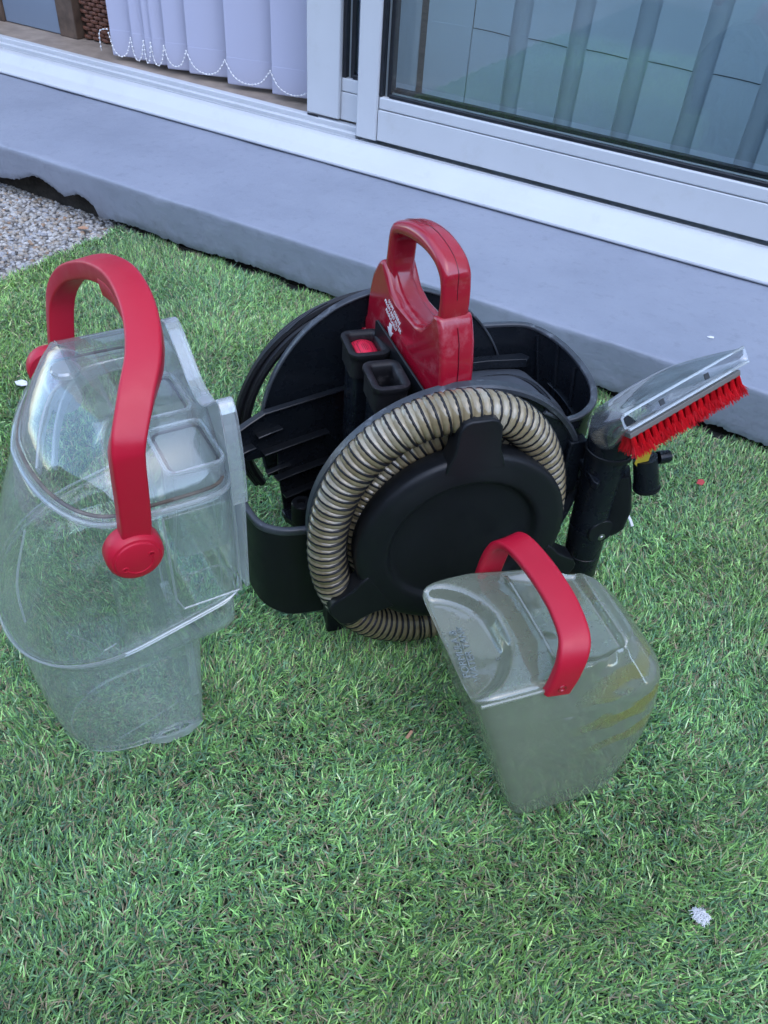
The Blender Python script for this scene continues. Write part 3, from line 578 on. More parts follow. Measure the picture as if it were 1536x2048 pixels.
# red plate with the carry handle
pd = np.array([-.18560677, .9826241]); pn = np.array([.9826241, .18560677]); pa = np.array([-.026, .09])
def pp(s, z, t): q = pa + pd * s + pn * t; return (q[0], q[1], z)
hole = [(.131, .519), (.137, .50), (.137, .476), (.125, .458), (.1, .446), (.064, .443), (.047, .448), (.029, .465), (.0215, .483), (.022, .503), (.030, .516), (.047, .526), (.074, .529), (.105, .526)]
hole = [(x, z) for x, z in crom(hole, 4, True)]
louter = crom([(.020, .40), (.013, .44), (.011, .479), (.0145, .51), (.0165, .524), (.032, .538), (.066, .5475), (.105, .5455), (.137, .5355), (.147, .527), (.1505, .512), (.152, .49), (.160, .44), (.150, .40), (.085, .40)], 4, True)
loop = plate(louter, [hole], lambda s, z, t: pp(s, z, t), .004, .041)
pouter = [(-.014, .2), (-.0105, .394), (-.008, .42), (-.003, .446), (.004, .463), (.0105, .4755), (.0255, .4735), (.030, .4625), (.047, .4455), (.064, .4405), (.1, .4435), (.1255, .4545), (.1365, .468), (.145, .478), (.1535, .483), (.163, .475), (.175, .456), (.181, .435), (.185, .413), (.187, .395), (.192, .385), (.188, .36), (.19, .2)]
ph = obj('carry_handle', plate(pouter, [], lambda s, z, t: pp(s, z, t), 0, .045), 'red_gloss', mc, smooth=40, bevel=.005, bseg=3)
def ray_r(poly, c, th):
    d = (math.cos(th), math.sin(th)); best = None
    for (x0, y0), (x1, y1) in zip(poly, poly[1:] + poly[:1]):
        ex_, ey_ = x1 - x0, y1 - y0; den = d[0] * ey_ - d[1] * ex_
        if abs(den) < 1e-12: continue
        t_ = ((x0 - c[0]) * ey_ - (y0 - c[1]) * ex_) / den; u_ = ((x0 - c[0]) * d[1] - (y0 - c[1]) * d[0]) / den
        if t_ > 0 and -1e-9 <= u_ <= 1 + 1e-9 and (best is None or t_ > best): best = t_
    return best
lc = (.080, .487); rings_ = []
for th in np.arange(120) * 2 * math.pi / 120:
    ro, ri = ray_r(louter, lc, th), ray_r(hole, lc, th); rm, hw = (ro + ri) / 2, (ro - ri) / 2; k_ = min(hw, .0185)
    rings_.append([pp(lc[0] + (rm + w_) * math.cos(th), lc[1] + (rm + w_) * math.sin(th), .0225 + t_) for w_, t_ in rrect(hw, .0185, min(hw * .92, .012), 5)])
obj('handle_loop', loft(rings_ + [rings_[0]], True, False, False), 'red_gloss', ph, smooth=80)
obj('handle_seam', tube([pp(lc[0] + (ray_r(louter, lc, th) + .0001) * math.cos(th), lc[1] + (ray_r(louter, lc, th) + .0001) * math.sin(th), .0225) for th in np.linspace(R(-10), R(175), 60)], .0005, 5), 'seam_red', ph)
obj('seam', tube([pp(s, z, .0225) for s, z in ((-.0118, .36), (-.0112, .394), (-.0088, .42), (-.0035, .447), (.0035, .4635))], .0005, 5), 'seam_red', ph)
obj('side_tab', join(*[plate([(.186, .372), (.214, .360), (.216, .352), (.186, .350)], [], lambda s, z, t: pp(s, z, t), -.002, .02)]), 'red_gloss', ph, bevel=.002)
tx = np.array(pp(0, .40, 0)) - np.array(pp(.05, .424, 0)); ty = np.array(pp(.0, .45, 0)) - np.array(pp(0, .40, 0))
text('lettering', 'WIPE DEBRIS\nFROM RED FILTER\nREGULARLY', .0064, 'print', ph, pp(.113, .4265, -.0008), tx, (.25 * tx[0] / np.linalg.norm(tx), .25 * tx[1] / np.linalg.norm(tx), 1), extrude=.0003, space=1.15)
ar = [(.117 + .0035 * 1, .414), (.117 - .0035, .414), (.117 - .0032, .404), (.117 - .0075, .405), (.1165, .394), (.1245, .407), (.1205, .4065)]
obj('arrow', plate(ar, [], lambda s, z, t: pp(s, z, t), -.0008, -.0001), 'print', ph, smooth=0)
obj('spine_wall', plate([(-.012, .08), (-.012, .372), (-.006, .377), (.141, .4085), (.146, .405), (.146, .08)], [], lambda s, z, t: pp(s, z, t), -.0075, -.0045), 'black_matt', mc, bevel=.001)
# right bay: tall curved tub
tp = crom([(.118, .079), (.150, .0775), (.173, .080), (.197, .097), (.212, .125), (.2185, .160), (.2175, .205), (.208, .245), (.190, .272), (.165, .284), (.10, .288), (.03, .288)], 7)
n = len(tp); fr_ = np.linspace(0, 1, n); zt_ = np.interp(fr_, [0, .1, .25, .5, .75, 1], [.348, .330, .335, .343, .350, .352])
obj('tub_wall', strip_wall(tp, np.full(n, .045), zt_, .006), 'black', mc, smooth=40)
obj('tub_rim', sweep([(a, b, z) for (a, b), z in zip(tp, zt_)], rrect(.0030, .0046, .002, 3), (0, 0, 1)), 'black_worn', mc, smooth=50)
# ribs on the inside of the tub wall
P2 = np.array(tp); T2 = np.gradient(P2, axis=0); T2 /= np.linalg.norm(T2, axis=1)[:, None]; I2 = P2 + np.stack([-T2[:, 1], T2[:, 0]], 1) * .0045
for f0, f1, z0, z1 in ((.60, .50, .345, .14), (.50, .42, .335, .14), (.70, .58, .342, .16)):
    ks = np.linspace(f0, f1, 12); obj('rib', sweep([(np.interp(k, fr_, I2[:, 0]), np.interp(k, fr_, I2[:, 1]), z0 + (z1 - z0) * i / 11) for i, k in enumerate(ks)], rrect(.0022, .0022, .0008, 1), (.3, .3, .9)), 'black', mc, smooth=40)
ks = np.linspace(.34, .60, 20); obj('rib', sweep([(np.interp(k, fr_, I2[:, 0]), np.interp(k, fr_, I2[:, 1]), .275 + .02 * (k - .34)) for k in ks], rrect(.0018, .0026, .0008, 1), (0, 0, 1)), 'black', mc, smooth=40)
# motor cover on the floor of the right bay
mcv = crom([(.03, .09), (.11, .095), (.160, .10), (.184, .120), (.192, .150), (.190, .190), (.183, .225), (.168, .258), (.10, .27), (.03, .27)], 5)
rings = [[(cx_, cy_, z) for cx_, cy_ in mcv] for z in (.08, .284)]
cxm, cym = .10, .18
for sc_, z in ((.985, .291), (.94, .295), (.6, .301), (.2, .303)): rings.append([(cxm + (x - cxm) * sc_, cym + (y - cym) * sc_, z) for x, y in mcv])
obj('motor_cover', loft(rings), 'black_sky_lit', mc, smooth=50)
obj('cover_ridge', tube([(x, y, .297) for x, y in crom([(.10, .235), (.145, .232), (.168, .21), (.175, .17), (.168, .135)], 6)], .004, 8), 'black', mc)
obj('cover_lip', plate([(.03, .255), (.13, .262), (.185, .262), (.176, .252), (.17, .262)] if False else [(.03, .252), (.12, .256), (.178, .250), (.184, .256), (.176, .268), (.03, .272)], [], lambda x, y, t: (x, y, t), .298, .312), 'black', mc, bevel=.001)
# hose cover disc with three tabs
cov = obj('hose_cover', yl([(.128, .030), (.1355, .030), (.137, .028), (.137, .008), (.1355, .0035), (.131, .0008), (.124, -.0006), (.104, -.0012), (.100, -.0004), (.0965, .003), (.0945, .0085), (.092, .0105), (.086, .0112), (.060, .0118), (0.001, .012)], seg=128), 'black_matt', mc, smooth=50)
def tabp(ang, h=.190, w0=.037, w1=.0215):
    c, s = math.cos(ang), math.sin(ang)
    def fn(u, v, t): return (v * c - u * s * -1 * -1 if False else v * c + u * s, t, ZC + v * s - u * c)
    out = [(-w0, .120), (-w0 + .004, .134), (-w0 + .009, .146), (-w1 - .004, h - .012), (-w1 + .002, h - .003), (-w1 + .009, h), (w1 - .009, h), (w1 - .002, h - .003), (w1 + .004, h - .012), (w0 - .009, .146), (w0 - .004, .134), (w0, .120)]
    return plate(out, [], fn, -.0018, .026)
for k, a in enumerate((R(91), R(211), R(331))):
    obj('tab', tabp(a), 'black_matt', cov, smooth=40, bevel=.005, bseg=3)
for a in np.arange(0, 360, 45): pass
# hose: two turns around the drum, then down and across to the wand
HA, HZ, HC = .148, .186, (-.018, .214)
path = []
for t in np.linspace(R(-95), R(268), 150):      # outer turn
    k = (t - R(-95)) / R(363); path.append((HC[0] + HA * math.cos(t) * (1.0 if math.cos(t) < 0 else .97), .034 + .004 * math.sin(3 * t), HC[1] + HZ * math.sin(t)))
inner = [(-.002 + .117 * math.cos(t), .056, ZC + .140 * math.sin(t)) for t in np.linspace(R(-60), R(285), 130)]
tail = crom([path[0], (.04, .040, .030), (.11, .050, .032), (.17, .052, .035), (.212, .05, .050), (.2185, .046, .088)], 10)
def corrugated(path, r, pitch, name, parent):
    d = np.array(path); L = np.concatenate([[0], np.cumsum(np.linalg.norm(np.diff(d, axis=0), axis=1))]); n = int(L[-1] / pitch); ss, rr = [], []
    for i in range(n):
        for f, q in ((0.0, .90), (.16, .985), (.38, 1.0), (.62, 1.0), (.84, .985)): ss.append((i + f) * pitch); rr.append(r * q)
    ss = np.array(ss); C = np.stack([np.interp(ss, L, d[:, k]) for k in range(3)], 1)
    h = obj(name, tube(C, np.array(rr), 18), 'hose', parent, smooth=70)
    # dark helical reinforcing wire
    m = n * 20; s2 = np.linspace(0, n * pitch, m); C2 = np.stack([np.interp(s2, L, d[:, k]) for k in range(3)], 1)
    Pq, Tq, Aq, Bq = frames(C2); th = s2 / pitch * 2 * math.pi
    w = C2 + (np.cos(th)[:, None] * Aq + np.sin(th)[:, None] * Bq) * (r * .965)
    obj('reinforcing_wire', tube(w, .0018, 6), 'cable', h, smooth=80)
    return h
corrugated(path, .0245, .0112, 'hose', mc)
corrugated(inner, .0225, .0112, 'hose_inner_turn', mc)
corrugated(tail, .0235, .0112, 'hose_tail', mc)
# mains cord wound behind the back panel
for k, (r_, b) in enumerate(((.197, .300), (.207, .306), (.202, .318))):
    obj('cord', tube([(-.030 + r_ * math.cos(t) + .002 * math.sin(5 * t + k), b, .196 + r_ * 1.0 * math.sin(t) + .0015 * math.sin(7 * t + 2 * k)) for t in np.linspace(R(10), R(208), 70)], .0066, 8), 'cable', mc)
obj('cord_wrap', plate(circ(-.022, .2, .165, R(-18), R(198), 60), [], lambda x, z, t: (x, t, z), .2875, .345), 'black', mc, smooth=30)
# clip for the wand on the tub
obj('wand_clip', join(plate([(.178, .085), (.205, .066), (.214, .030), (.208, .026), (.196, .062), (.172, .078)], [], lambda x, y, t: (x, y, t), .222, .232), plate([(.176, .086), (.190, .074), (.187, .020), (.180, .014), (.176, .020), (.180, .066), (.168, .080)], [], lambda x, y, t: (x, y, t), .262, .272), box(.160, .186, .066, .09, .215, .30)), 'black', mc, bevel=.0015)

# ================================================================ HAND TOOL
ht = empty('hand_tool', tuple(np.array((-0.2375, 0.6745, 0)) + .216 * np.array((math.cos(R(46.7)), math.sin(R(46.7)), 0)) + .045 * np.array((-math.sin(R(46.7)), math.cos(R(46.7)), 0))), R(46.7), label='black hand tool with clear nozzle and red bristle brush clipped upright to the cleaner', cat='hand tool')
# local: axis from (0,0,.08) to (-.018,0,.33)
def hx(z): return -.018 * (z - .08) / .25
def ring(z, r, sq=1.0, ox=0, oy=0, n=24): return [(hx(z) + ox + r * math.cos(t), oy + r * sq * math.sin(t), z) for t in np.arange(n) * 2 * math.pi / n]
w = obj('grip', loft([ring(z, r) for z, r in ((.074, .020), (.078, .0245), (.10, .0252), (.1180, .0255), (.1185, .0248), (.1195, .0248), (.120, .0256), (.155, .0262), (.170, .027))]), 'black', ht, smooth=50)
obj('handle_body', loft([ring(z, r, 1, ox, oy) for z, r, ox, oy in ((.160, .0258, 0, 0), (.20, .0262, .0, 0), (.23, .0262, .001, 0), (.26, .0268, .002, 0), (.30, .0285, .003, 0), (.332, .0300, .004, 0), (.340, .0295, .004, 0))]), 'black', ht, smooth=50)
obj('collar', loft([ring(z, r, 1, .004) for z, r in ((.296, .0292), (.297, .0308), (.303, .0308), (.304, .0292))], cap0=False, cap1=False), 'black_matt', ht, smooth=30)
ca = np.array((math.cos(R(-28)), math.sin(R(-28)), 0))
obj('trigger', sweep([(hx(.262) + .018, -.010, .268), (hx(.24) + .024, -.013, .245), (hx(.21) + .030, -.016, .212), (hx(.19) + .028, -.015, .184), (hx(.18) + .020, -.011, .174)], rrect(.014, .015, .006, 3), (-ca[1], ca[0], 0)), 'black_matt', ht, smooth=50)
obj('spray_tube', tube([(.030, -.020, .296), (.0395, -.026, .262), (.042, -.0275, .252)], [.0155, .0165, .0168], 18), 'black', ht, smooth=50)
obj('spray_tube_collar', tube([(.0415, -.0272, .2535), (.0425, -.0278, .2495)], [.0178, .0178], 20), 'black_matt', ht, smooth=40)
obj('hook_tube', lathe([(.0052, 0), (.0082, 0), (.0088, .003), (.0082, .016), (.0052, .016), (.0052, 0)], seg=20, axis='x', centre=(.046, -.024, .296)), 'black', ht, smooth=40)
obj('screw', lathe([(.0, .0), (.0028, 0.0), (.0034, .0012), (.0055, .002), (.0055, .003)], seg=14, axis='y', centre=(.0, -.0285, .166)), 'metal', ht)
obj('grip_plate', lathe([(.0, .0006), (.0185, .0006), (.0195, .002), (.0195, .004)], seg=30, axis='y', centre=(-.002, -.0268, .176)), 'black_matt', ht)
obj('warning_tag', loft([[(.020 + du, -.0265 - .0006 * k - du * .25, z) for du, z in ((-.007, .318), (.009, .318), (.009, .292), (.001, .284), (-.007, .292))] for k in (0, 1)]), 'yellow', ht, smooth=0)
# nozzle: fan of clear plastic; edge curves from machine coordinates, shifted to the tool's origin
def mcl(a, b, z): return np.array((a - .216, b - .045, z))
E1 = crom([mcl(.158, .018, .338), mcl(.158, .006, .352), mcl(.160, -.004, .368), mcl(.166, -.013, .386)], 6)
E2 = crom([mcl(.222, .070, .338), mcl(.250, .072, .362), mcl(.292, .063, .396), mcl(.348, .036, .431)], 6)
secs, secs_in = [], []
m = len(E1)
for i in range(m):
    p, q = np.array(E1[i]), np.array(E2[i]); f = i / (m - 1); d = q - p; L = np.linalg.norm(d); d /= L
    ax = (np.array(E1[min(i + 1, m - 1)]) + np.array(E2[min(i + 1, m - 1)]) - np.array(E1[max(i - 1, 0)]) - np.array(E2[max(i - 1, 0)])); ax -= ax.dot(d) * d; ax /= np.linalg.norm(ax)
    nn = np.cross(d, ax); nn = nn if nn[2] > 0 or f < .2 else nn
    if secs and nn.dot(last) < 0: nn = -nn
    last = nn
    th_ = .026 * (1 - f) + .0105 * f; c_ = (p + q) / 2; rx = L / 2
    e = 2.2 + 5 * f
    def sp(rx, th_): return [tuple(c_ + d * rx * math.copysign(abs(math.cos(t)) ** (2 / e), math.cos(t)) + nn * th_ * math.copysign(abs(math.sin(t)) ** (2 / e), math.sin(t))) for t in np.arange(40) * math.pi / 20]
    secs.append(sp(rx, th_)); secs_in.append(sp(rx - .003, th_ - .003))
nz = obj('nozzle', loft(secs + list(reversed(secs_in)) , cap0=False, cap1=False), 'nozzle', ht, smooth=50)
mp, mq = np.array(E1[-1]), np.array(E2[-1]); md = (mq - mp); mlen = np.linalg.norm(md); md /= mlen
# mouth plate with two small square holes, brush under it
mfwd = ax.copy(); mn = last.copy()
if mn[2] < 0: mn = -mn
mid = (mp + mq) / 2
bxs = lambda u0, u1, v0, v1, t0, t1: (lambda V, F: ([tuple(mp + md * x + mn * y + mfwd * z) for x, y, z in V], F))(*box(u0, u1, v0, v1, t0, t1))
obj('mouth_strip', join(bxs(.004, mlen - .004, -.0105, -.008, .0005, .004), bxs(.004, mlen - .004, .0085, .0105, .0005, .004)), 'clear_thick', nz, smooth=0)
for u in (.30, .66): obj('vent_hole', bxs(mlen * u - .0035, mlen * u + .0035, -.0035, .0035, .0005, .0016), 'seal', nz, smooth=0)
# downward, slightly forward brush
bdir = np.array((.10, -.30, -1.0)); bdir -= bdir.dot(md) * md; bdir /= np.linalg.norm(bdir); bside = np.cross(md, bdir)
b0 = mp - mn * .012 + mfwd * -.012
bb = obj('brush_base', (lambda V, F: ([tuple(b0 + md * x + bdir * y + bside * z) for x, y, z in V], F))(*box(.008, mlen - .012, .002, .009, -.008, .008)), 'brush_holder', ht, smooth=0, bevel=.001)
br_parts = []
for row in (-1, 0, 1):
    for k in range(17):
        root = b0 + md * (.012 + (mlen - .028) * k / 16) + bdir * .008 + bside * row * .0068
        for j in range(85):
            a = random.uniform(0, 6.283); rr = .0024 * math.sqrt(random.random())
            o1 = md * math.cos(a) * rr + bside * math.sin(a) * rr; ln = random.uniform(.018, .026)
            md_ = root + o1 * 1.5 + bdir * ln * .55 + bside * row * .002; tip = md_ + o1 * random.uniform(.6, 1.9) + bdir * ln * .45 + bside * (row * .0045 + random.uniform(-.0015, .0015)) + md * random.uniform(-.003, .003)
            rt = root + o1; q_ = .00030
            br_parts.append(([tuple(c_ + e_ * q_) for c_ in (rt, md_, tip) for e_ in (md, bside - md, -bside)], [(0, 1, 4, 3), (1, 2, 5, 4), (2, 0, 3, 5), (3, 4, 7, 6), (4, 5, 8, 7), (5, 3, 6, 8), (6, 7, 8)]))
bo = obj('bristles', join(*br_parts), 'bristle', bb, smooth=0); bo['kind'] = 'stuff'

# ================================================================ RECOVERY TANK (clear, left)
rt_ = empty('recovery_tank', (-.524, .385, 0), math.atan2(.866, .5), label='large clear empty recovery tank with tall red bail handle', cat='tank')
def dshape(x0, x1, yh, n=128, e_dome=2.15, e_flat=9, dome=-1, xc=0.0, e_far=None):
    pts = []
    for i in range(n):
        t = 2 * math.pi * i / n; c, s = math.cos(t), math.sin(t)
        if (c < 0) == (dome < 0): e = e_far if (e_far and s > 0) else e_dome
        else: e = e_flat
        ax_ = (x1 - xc) if c > 0 else (xc - x0)
        pts.append((xc + ax_ * math.copysign(abs(c) ** (2 / e), c), yh * math.copysign(abs(s) ** (2 / e), s)))
    return pts
zb = lambda p: .248 + .059 * min(1, max(0, (p + .128) / .228))
# lower shell
rows = []
for z, x0, x1, yh in ((.000, -.088, .046, .050), (.003, -.096, .052, .057), (.010, -.100, .055, .062), (.05, -.108, .056, .071), (.10, -.112, .056, .082), (.15, -.115, .057, .092), (.192, -.117, .058, .100), (.224, -.1175, .060, .106), (.234, -.1178, .068, .114), (.240, -.118, .088, .122), (.246, -.1185, .094, .126), (.30, -.1195, .095, .129)):
    rows.append([(x, y, zb(x) - .001 if z > .29 else z + max(0, z - .2) * .12 * (x + .128) / .228) for x, y in dshape(x0, x1, yh, e_dome=2.4, e_flat=12)])
lo = obj('lower_shell', loft(rows, True, True, False), 'clear_scuffed', rt_, smooth=40, solid=.0028)
obj('base_bead', tube([(x, y, .0035) for x, y in dshape(-.0965, .0525, .0575, 120, 2.4, 12)], .0013, 6, closed=True), 'clear_thick', lo)
# upper shell
rows = []
for v in (0, .02, .06, .2, .35, .5, .65, .8, .92, 1.0):
    x0 = np.interp(v, [0, .06, .35, .75, 1], [-.123, -.122, -.108, -.082, -.060]); yh = np.interp(v, [0, .2, .5, .8, 1], [.133, .137, .139, .137, .132]); x1 = np.interp(v, [0, 1], [.098, .098])
    rows.append([(x, y, zb(x) * (1 - v) + .438 * v) for x, y in dshape(x0, x1, yh, e_dome=2.3 - .2 * v, e_flat=12, e_far=2.2 - .85 * v)])
us = obj('upper_shell', loft(rows, True, False, False), 'clear', rt_, smooth=40, solid=.0030)
for nm, (x0, x1, yh), m_, r_, dz in (('parting_bead', (-.124, .099, .1345), 'clear_thick', .0013, 0), ):
    obj(nm, tube([(x, y, zb(x) + dz) for x, y in dshape(x0, x1, yh, 140, 2.3, 12)], r_, 6, closed=True), m_, us)
obj('parting_lip', tube([(x, y, zb(x) - .007) for x, y in dshape(-.121, .096, .1315, 140, 2.3, 12)], .0009, 6, closed=True), 'clear_thick', us)
# lid
rows = []
for z, x0, x1, yh in ((.440, -.063, .099, .134), (.446, -.064, .099, .135), (.447, -.057, .099, .131), (.458, -.051, .099, .126), (.470, -.040, .099, .116), (.482, -.018, .099, .102), (.491, .010, .099, .086), (.497, .035, .099, .068)):
    rows.append([(x, y, z) for x, y in dshape(x0, x1, yh, e_dome=2.1, e_flat=9, e_far=1.35)])
lid = obj('lid', loft(rows, True, False, True), 'clear', rt_, smooth=40, solid=.0026)
obj('lid_flange', tube([(x, y, .4385) for x, y in dshape(-.0635, .100, .1345, 140, 2.1, 10, e_far=1.35)], .0024, 8, closed=True), 'clear_thick', lid)
obj('gasket', tube([(x, y, .4445) for x, y in dshape(-.058, .096, .130, 140, 2.1, 10, e_far=1.35)], .0018, 6, closed=True), 'gasket', lid)
# arched back plate on the flat side
bpo = [(-.1365, .313), (-.1425, .43), (-.1415, .470), (-.134, .510), (-.126, .5255), (-.118, .524), (-.100, .509), (-.080, .496), (-.060, .4935), (-.042, .499), (-.024, .510), (-.005, .5225), (.008, .5285), (.020, .5275), (.045, .512), (.070, .495), (.105, .47), (.1425, .43), (.1365, .313)]
obj('back_plate', plate(bpo, [], lambda y, z, t: (t, y, z), .0990, .1030), 'clear_thick', rt_, smooth=30, bevel=.001)
obj('back_flange', sweep([(.098, y, z) for y, z in crom(bpo[1:-1], 3)], rrect(.007, .0012, .0008, 1), (1, 0, 0)), 'clear_thick', rt_, smooth=40)
for sy in (-1, 1):
    obj('corner_edge', tube([(.0955, sy * .1315, .306), (.0955, sy * .1315, .36), (.0950, sy * .1305, .437)], .0012, 6), 'clear_thick', us)
    obj('corner_edge', tube([(.078, sy * .128, .30), (.078, sy * .1285, .37), (.078, sy * .128, .436)], .0008, 6), 'clear_thick', us)
for pts, r_ in (([(.045, -.1255, .433), (.037, -.1255, .365), (.040, -.1255, .350), (.047, -.1255, .345), (.082, -.1255, .340), (.093, -.1240, .292)], .0013),
                ([(.022, -.128, .436), (.022, -.1285, .335)], .0009), ([(-.049, -.058, .036), (.002, -.058, .052), (.054, -.056, .070)], .0010),
                ([(-.068, -.05, .238), (-.046, -.05, .207), (-.040, -.05, .192), (-.024, -.05, .196)], .0009), ([(-.10, -.075, .30), (-.095, -.085, .36), (-.075, -.088, .42)], .0011)):
    obj('inner_rib', tube(crom(pts, 5), r_, 6), 'clear_thick', us)
obj('inner_post', sweep([(.031, -.085, .300), (.038, -.083, .248), (.046, -.081, .191), (.046, -.074, .089)], rrect(.0042, .0028, .001, 2), (1, 0, 0)), 'clear_thick', rt_)
obj('side_panel', box(.030, .0925, -.1372, -.1345, .312, .432), 'clear', us, bevel=.0012)
obj('panel_edge', tube([(.030, -.1372, .432), (.030, -.1372, .330), (.036, -.1372, .314), (.092, -.1372, .314)], .0011, 6), 'clear_thick', us)
obj('foot_notch', tube([(-.012, -.0605, .001), (-.010, -.061, .010), (-.002, -.0615, .016), (.010, -.062, .018), (.020, -.062, .016), (.023, -.062, .008), (.028, -.062, .001)], .0014, 6), 'clear_thick', lo)
# port sockets inside the lid
for cy in (-.086, .0):
    rings = [[(x, y, z) for x, y in rrect(hx_, hy_, .008, 3, .070, cy)] for z, hx_, hy_ in ((.462, .0275, .036), (.462, .024, .0325), (.36, .0225, .030), (.36, .0245, .032), (.458, .0265, .0345))]
    s_ = obj('port_socket', loft(rings + [rings[0]], cap0=False, cap1=False), 'clear_thick', rt_, smooth=40)
    obj('socket_rim', tube([(x, y, .4635) for x, y in rrect(.0255, .034, .008, 4, .070, cy)], .0016, 6, closed=True), 'clear_thick', s_)
    obj('socket_seal', tube([(x, y, .4600) for x, y in rrect(.0215, .030, .007, 4, .070, cy)], .0014, 6, closed=True), 'dark_seal', s_)
obj('baffle', plate([(-.10, .20), (-.10, .43), (-.06, .45), (.10, .45), (.12, .30), (.03, .20), (.03, .06), (-.03, .06), (-.03, .2)], [], lambda y, z, t: (t + .030, y, z), 0, .003), 'clear', rt_, bevel=.001)
obj('baffle_post', join(box(.028, .036, -.060, -.050, .02, .34), box(.0355, .050, -.058, -.052, .02, .30)), 'clear', rt_, bevel=.002)
obj('float_cage', loft([[(x, y, z) for x, y in rrect(.020, .024, .007, 3, .010, -.02)] for z in (.14, .30)], cap1=False), 'clear', rt_, bevel=.001)
obj('inner_ramp', loft([[(-.085, y, .155), (-.03, y, .125), (.03, y, .10), (.052, y, .07), (.052, y, .067), (.03, y, .097), (-.03, y, .122), (-.085, y, .152)] for y in (-.062, .062)]), 'clear', rt_)
for k, off in enumerate((0, .013)):
    pth = crom([(-.050 + off, -.055, .452), (-.036 + off, -.02, .468), (-.015 + off, .015, .478), (.015 + off, .03, .484), (.045 + off, .028, .488)], 6)
    obj('lid_rib', sweep(pth, rrect(.006, .0014, .0007, 1), (0, 0, 1)), 'clear_thick', lid, smooth=40)
obj('lid_boss', lathe([(0, .001), (.012, .001), (.0135, -.001), (.0125, -.006)], seg=28, centre=(.0, .03, .494)), 'clear_thick', lid)
for sy in (-1, 1):
    obj('pivot_boss', lathe([(.019, 0), (.019, -sy * (.010 if sy < 0 else .040)), (.017, -sy * (.012 if sy < 0 else .050)), (0, -sy * (.012 if sy < 0 else .050))], seg=28, axis='y', centre=(0, sy * .146, .418)), 'clear_thick', rt_, smooth=40)
# foot notch and little feet
obj('foot_rib', join(strip_wall([(-.015, -.058), (.004, -.066), (.030, -.066), (.052, -.056)], [.0] * 4, [.012] * 4, .003)), 'clear_thick', rt_)
# bail handle
bh = [(.001, -.1500, .420), (.004, -.1545, .455), (.006, -.157, .490), (.0075, -.1575, .518), (.0095, -.156, .5290), (.015, -.150, .5395), (.028, -.133, .5575), (.042, -.112, .5715), (.0515, -.082, .582), (.056, -.045, .588), (.056, -.003, .587), (.050, .045, .576), (.041, .090, .557), (.034, .122, .537), (.026, .143, .512), (.020, .150, .482), (.010, .150, .420)]
bh = crom(bh, 7)
sec = rrect(.0124, .0082, .0026, 4)
def bsec(f):
    k = 1.0 + .12 * math.exp(-((f - .5) / .16) ** 2)
    return [(w_ * k, t_ * (1 + .35 * math.exp(-((f - .45) / .2) ** 2))) for w_, t_ in sec]
hd = obj('bail_handle', sweep(bh, bsec, (1, .0, .12)), 'red', rt_, smooth=55)
gi = [p for p in bh if -.085 < p[1] < .02 and p[2] > .57]
obj('grip_pad', sweep([(p[0] - .003, p[1], p[2] - .0105) for p in gi], rrect(.0098, .0095, .003, 2), (1, 0, .12)), 'red', hd, smooth=50, bevel=.001)
for sy in (-1, 1):
    kn = obj('knob', lathe([(0, sy * .0235), (.0160, sy * .0235), (.0182, sy * .0226), (.0188, sy * .0212), (.0208, sy * .0206), (.0232, sy * .0175), (.0240, sy * .012), (.0240, sy * .003), (.0225, sy * .0005), (0, sy * .0005)], seg=48, axis='y', centre=(-.001, sy * .1445, .4235)), 'red', rt_, smooth=35)
    kc = (-.001, sy * .1445, .4235)
    obj('knob_mark', lathe([(.0118, sy * .0235), (.0120, sy * .0241), (.0128, sy * .0241), (.0130, sy * .0235)], seg=30, axis='y', centre=kc, a0=R(205), a1=R(380)), 'red', kn)
    for a in (20, 205):
        obj('knob_mark', lathe([(.0016, sy * .0235), (.0018, sy * .0241), (.0028, sy * .0241), (.0030, sy * .0235)], seg=14, axis='y', centre=(kc[0] + .0124 * math.cos(R(a)), kc[1], kc[2] + .0124 * math.sin(R(a)))), 'red', kn)

# ================================================================ FORMULA AND WATER TANK (smoky, front right)
wt = empty('water_tank', (-.081, .6036, 0), math.atan2(.75, .66), label='smoky green translucent water tank with short red strap handle', cat='tank')
def topz(x, y):
    z = .240 + .004 * max(0, 1 - ((x + .03) / .12) ** 2)
    d = math.hypot((x + .140) / .072, (y - .012) / .080)                  # crescent scoop
    z -= .026 * (1 / (1 + math.exp((d - .93) * 34))) * (1 - .35 * max(0, min(1, (d - .2) / .6)))
    dx_ = max(abs(x - .010) / .042, abs(y - .010) / .062); z -= .012 / (1 + math.exp((dx_ - 1.0) * 34))   # finger trench
    for yy in (-.082, .098):
        d2 = math.hypot((x + .043) / .022, (y - yy) / .018); z -= .009 / (1 + math.exp((d2 - 1) * 9))     # strap pockets
    if x > .045: z -= 10 * (x - .045) ** 2
    return z
def fsec(x0, x1, yh, n=224, e=4.2, tap=0.0):
    return [(x, y * (1 - tap * min(1, max(0, (x + .045) / .085)) ** 1.2)) for x, y in dshape(x0, x1, yh, n, e, 11, dome=1)]
rows = []
for z, x0, x1, yh, oy, tap in ((-.007, -.052, .090, .081, 0, 0), (-.004, -.058, .097, .088, 0, 0), (.006, -.0615, .101, .0905, 0, 0), (.05, -.078, .112, .089, 0, 0), (.10, -.094, .119, .090, .001, 0), (.15, -.109, .118, .089, .003, 0), (.185, -.119, .113, .087, .006, 0), (.197, -.1235, .1085, .0866, .007, .01), (.2015, -.1248, .105, .0865, .0078, .05), (.210, -.128, .098, .0865, .009, .11), (.226, -.134, .083, .0865, .011, .24), (.233, -.137, .076, .0865, .012, .30)):
    rows.append([(x, y + oy, z) for x, y in fsec(x0, x1, yh, tap=tap)])
top = fsec(-.137, .074, .0860, tap=.31)
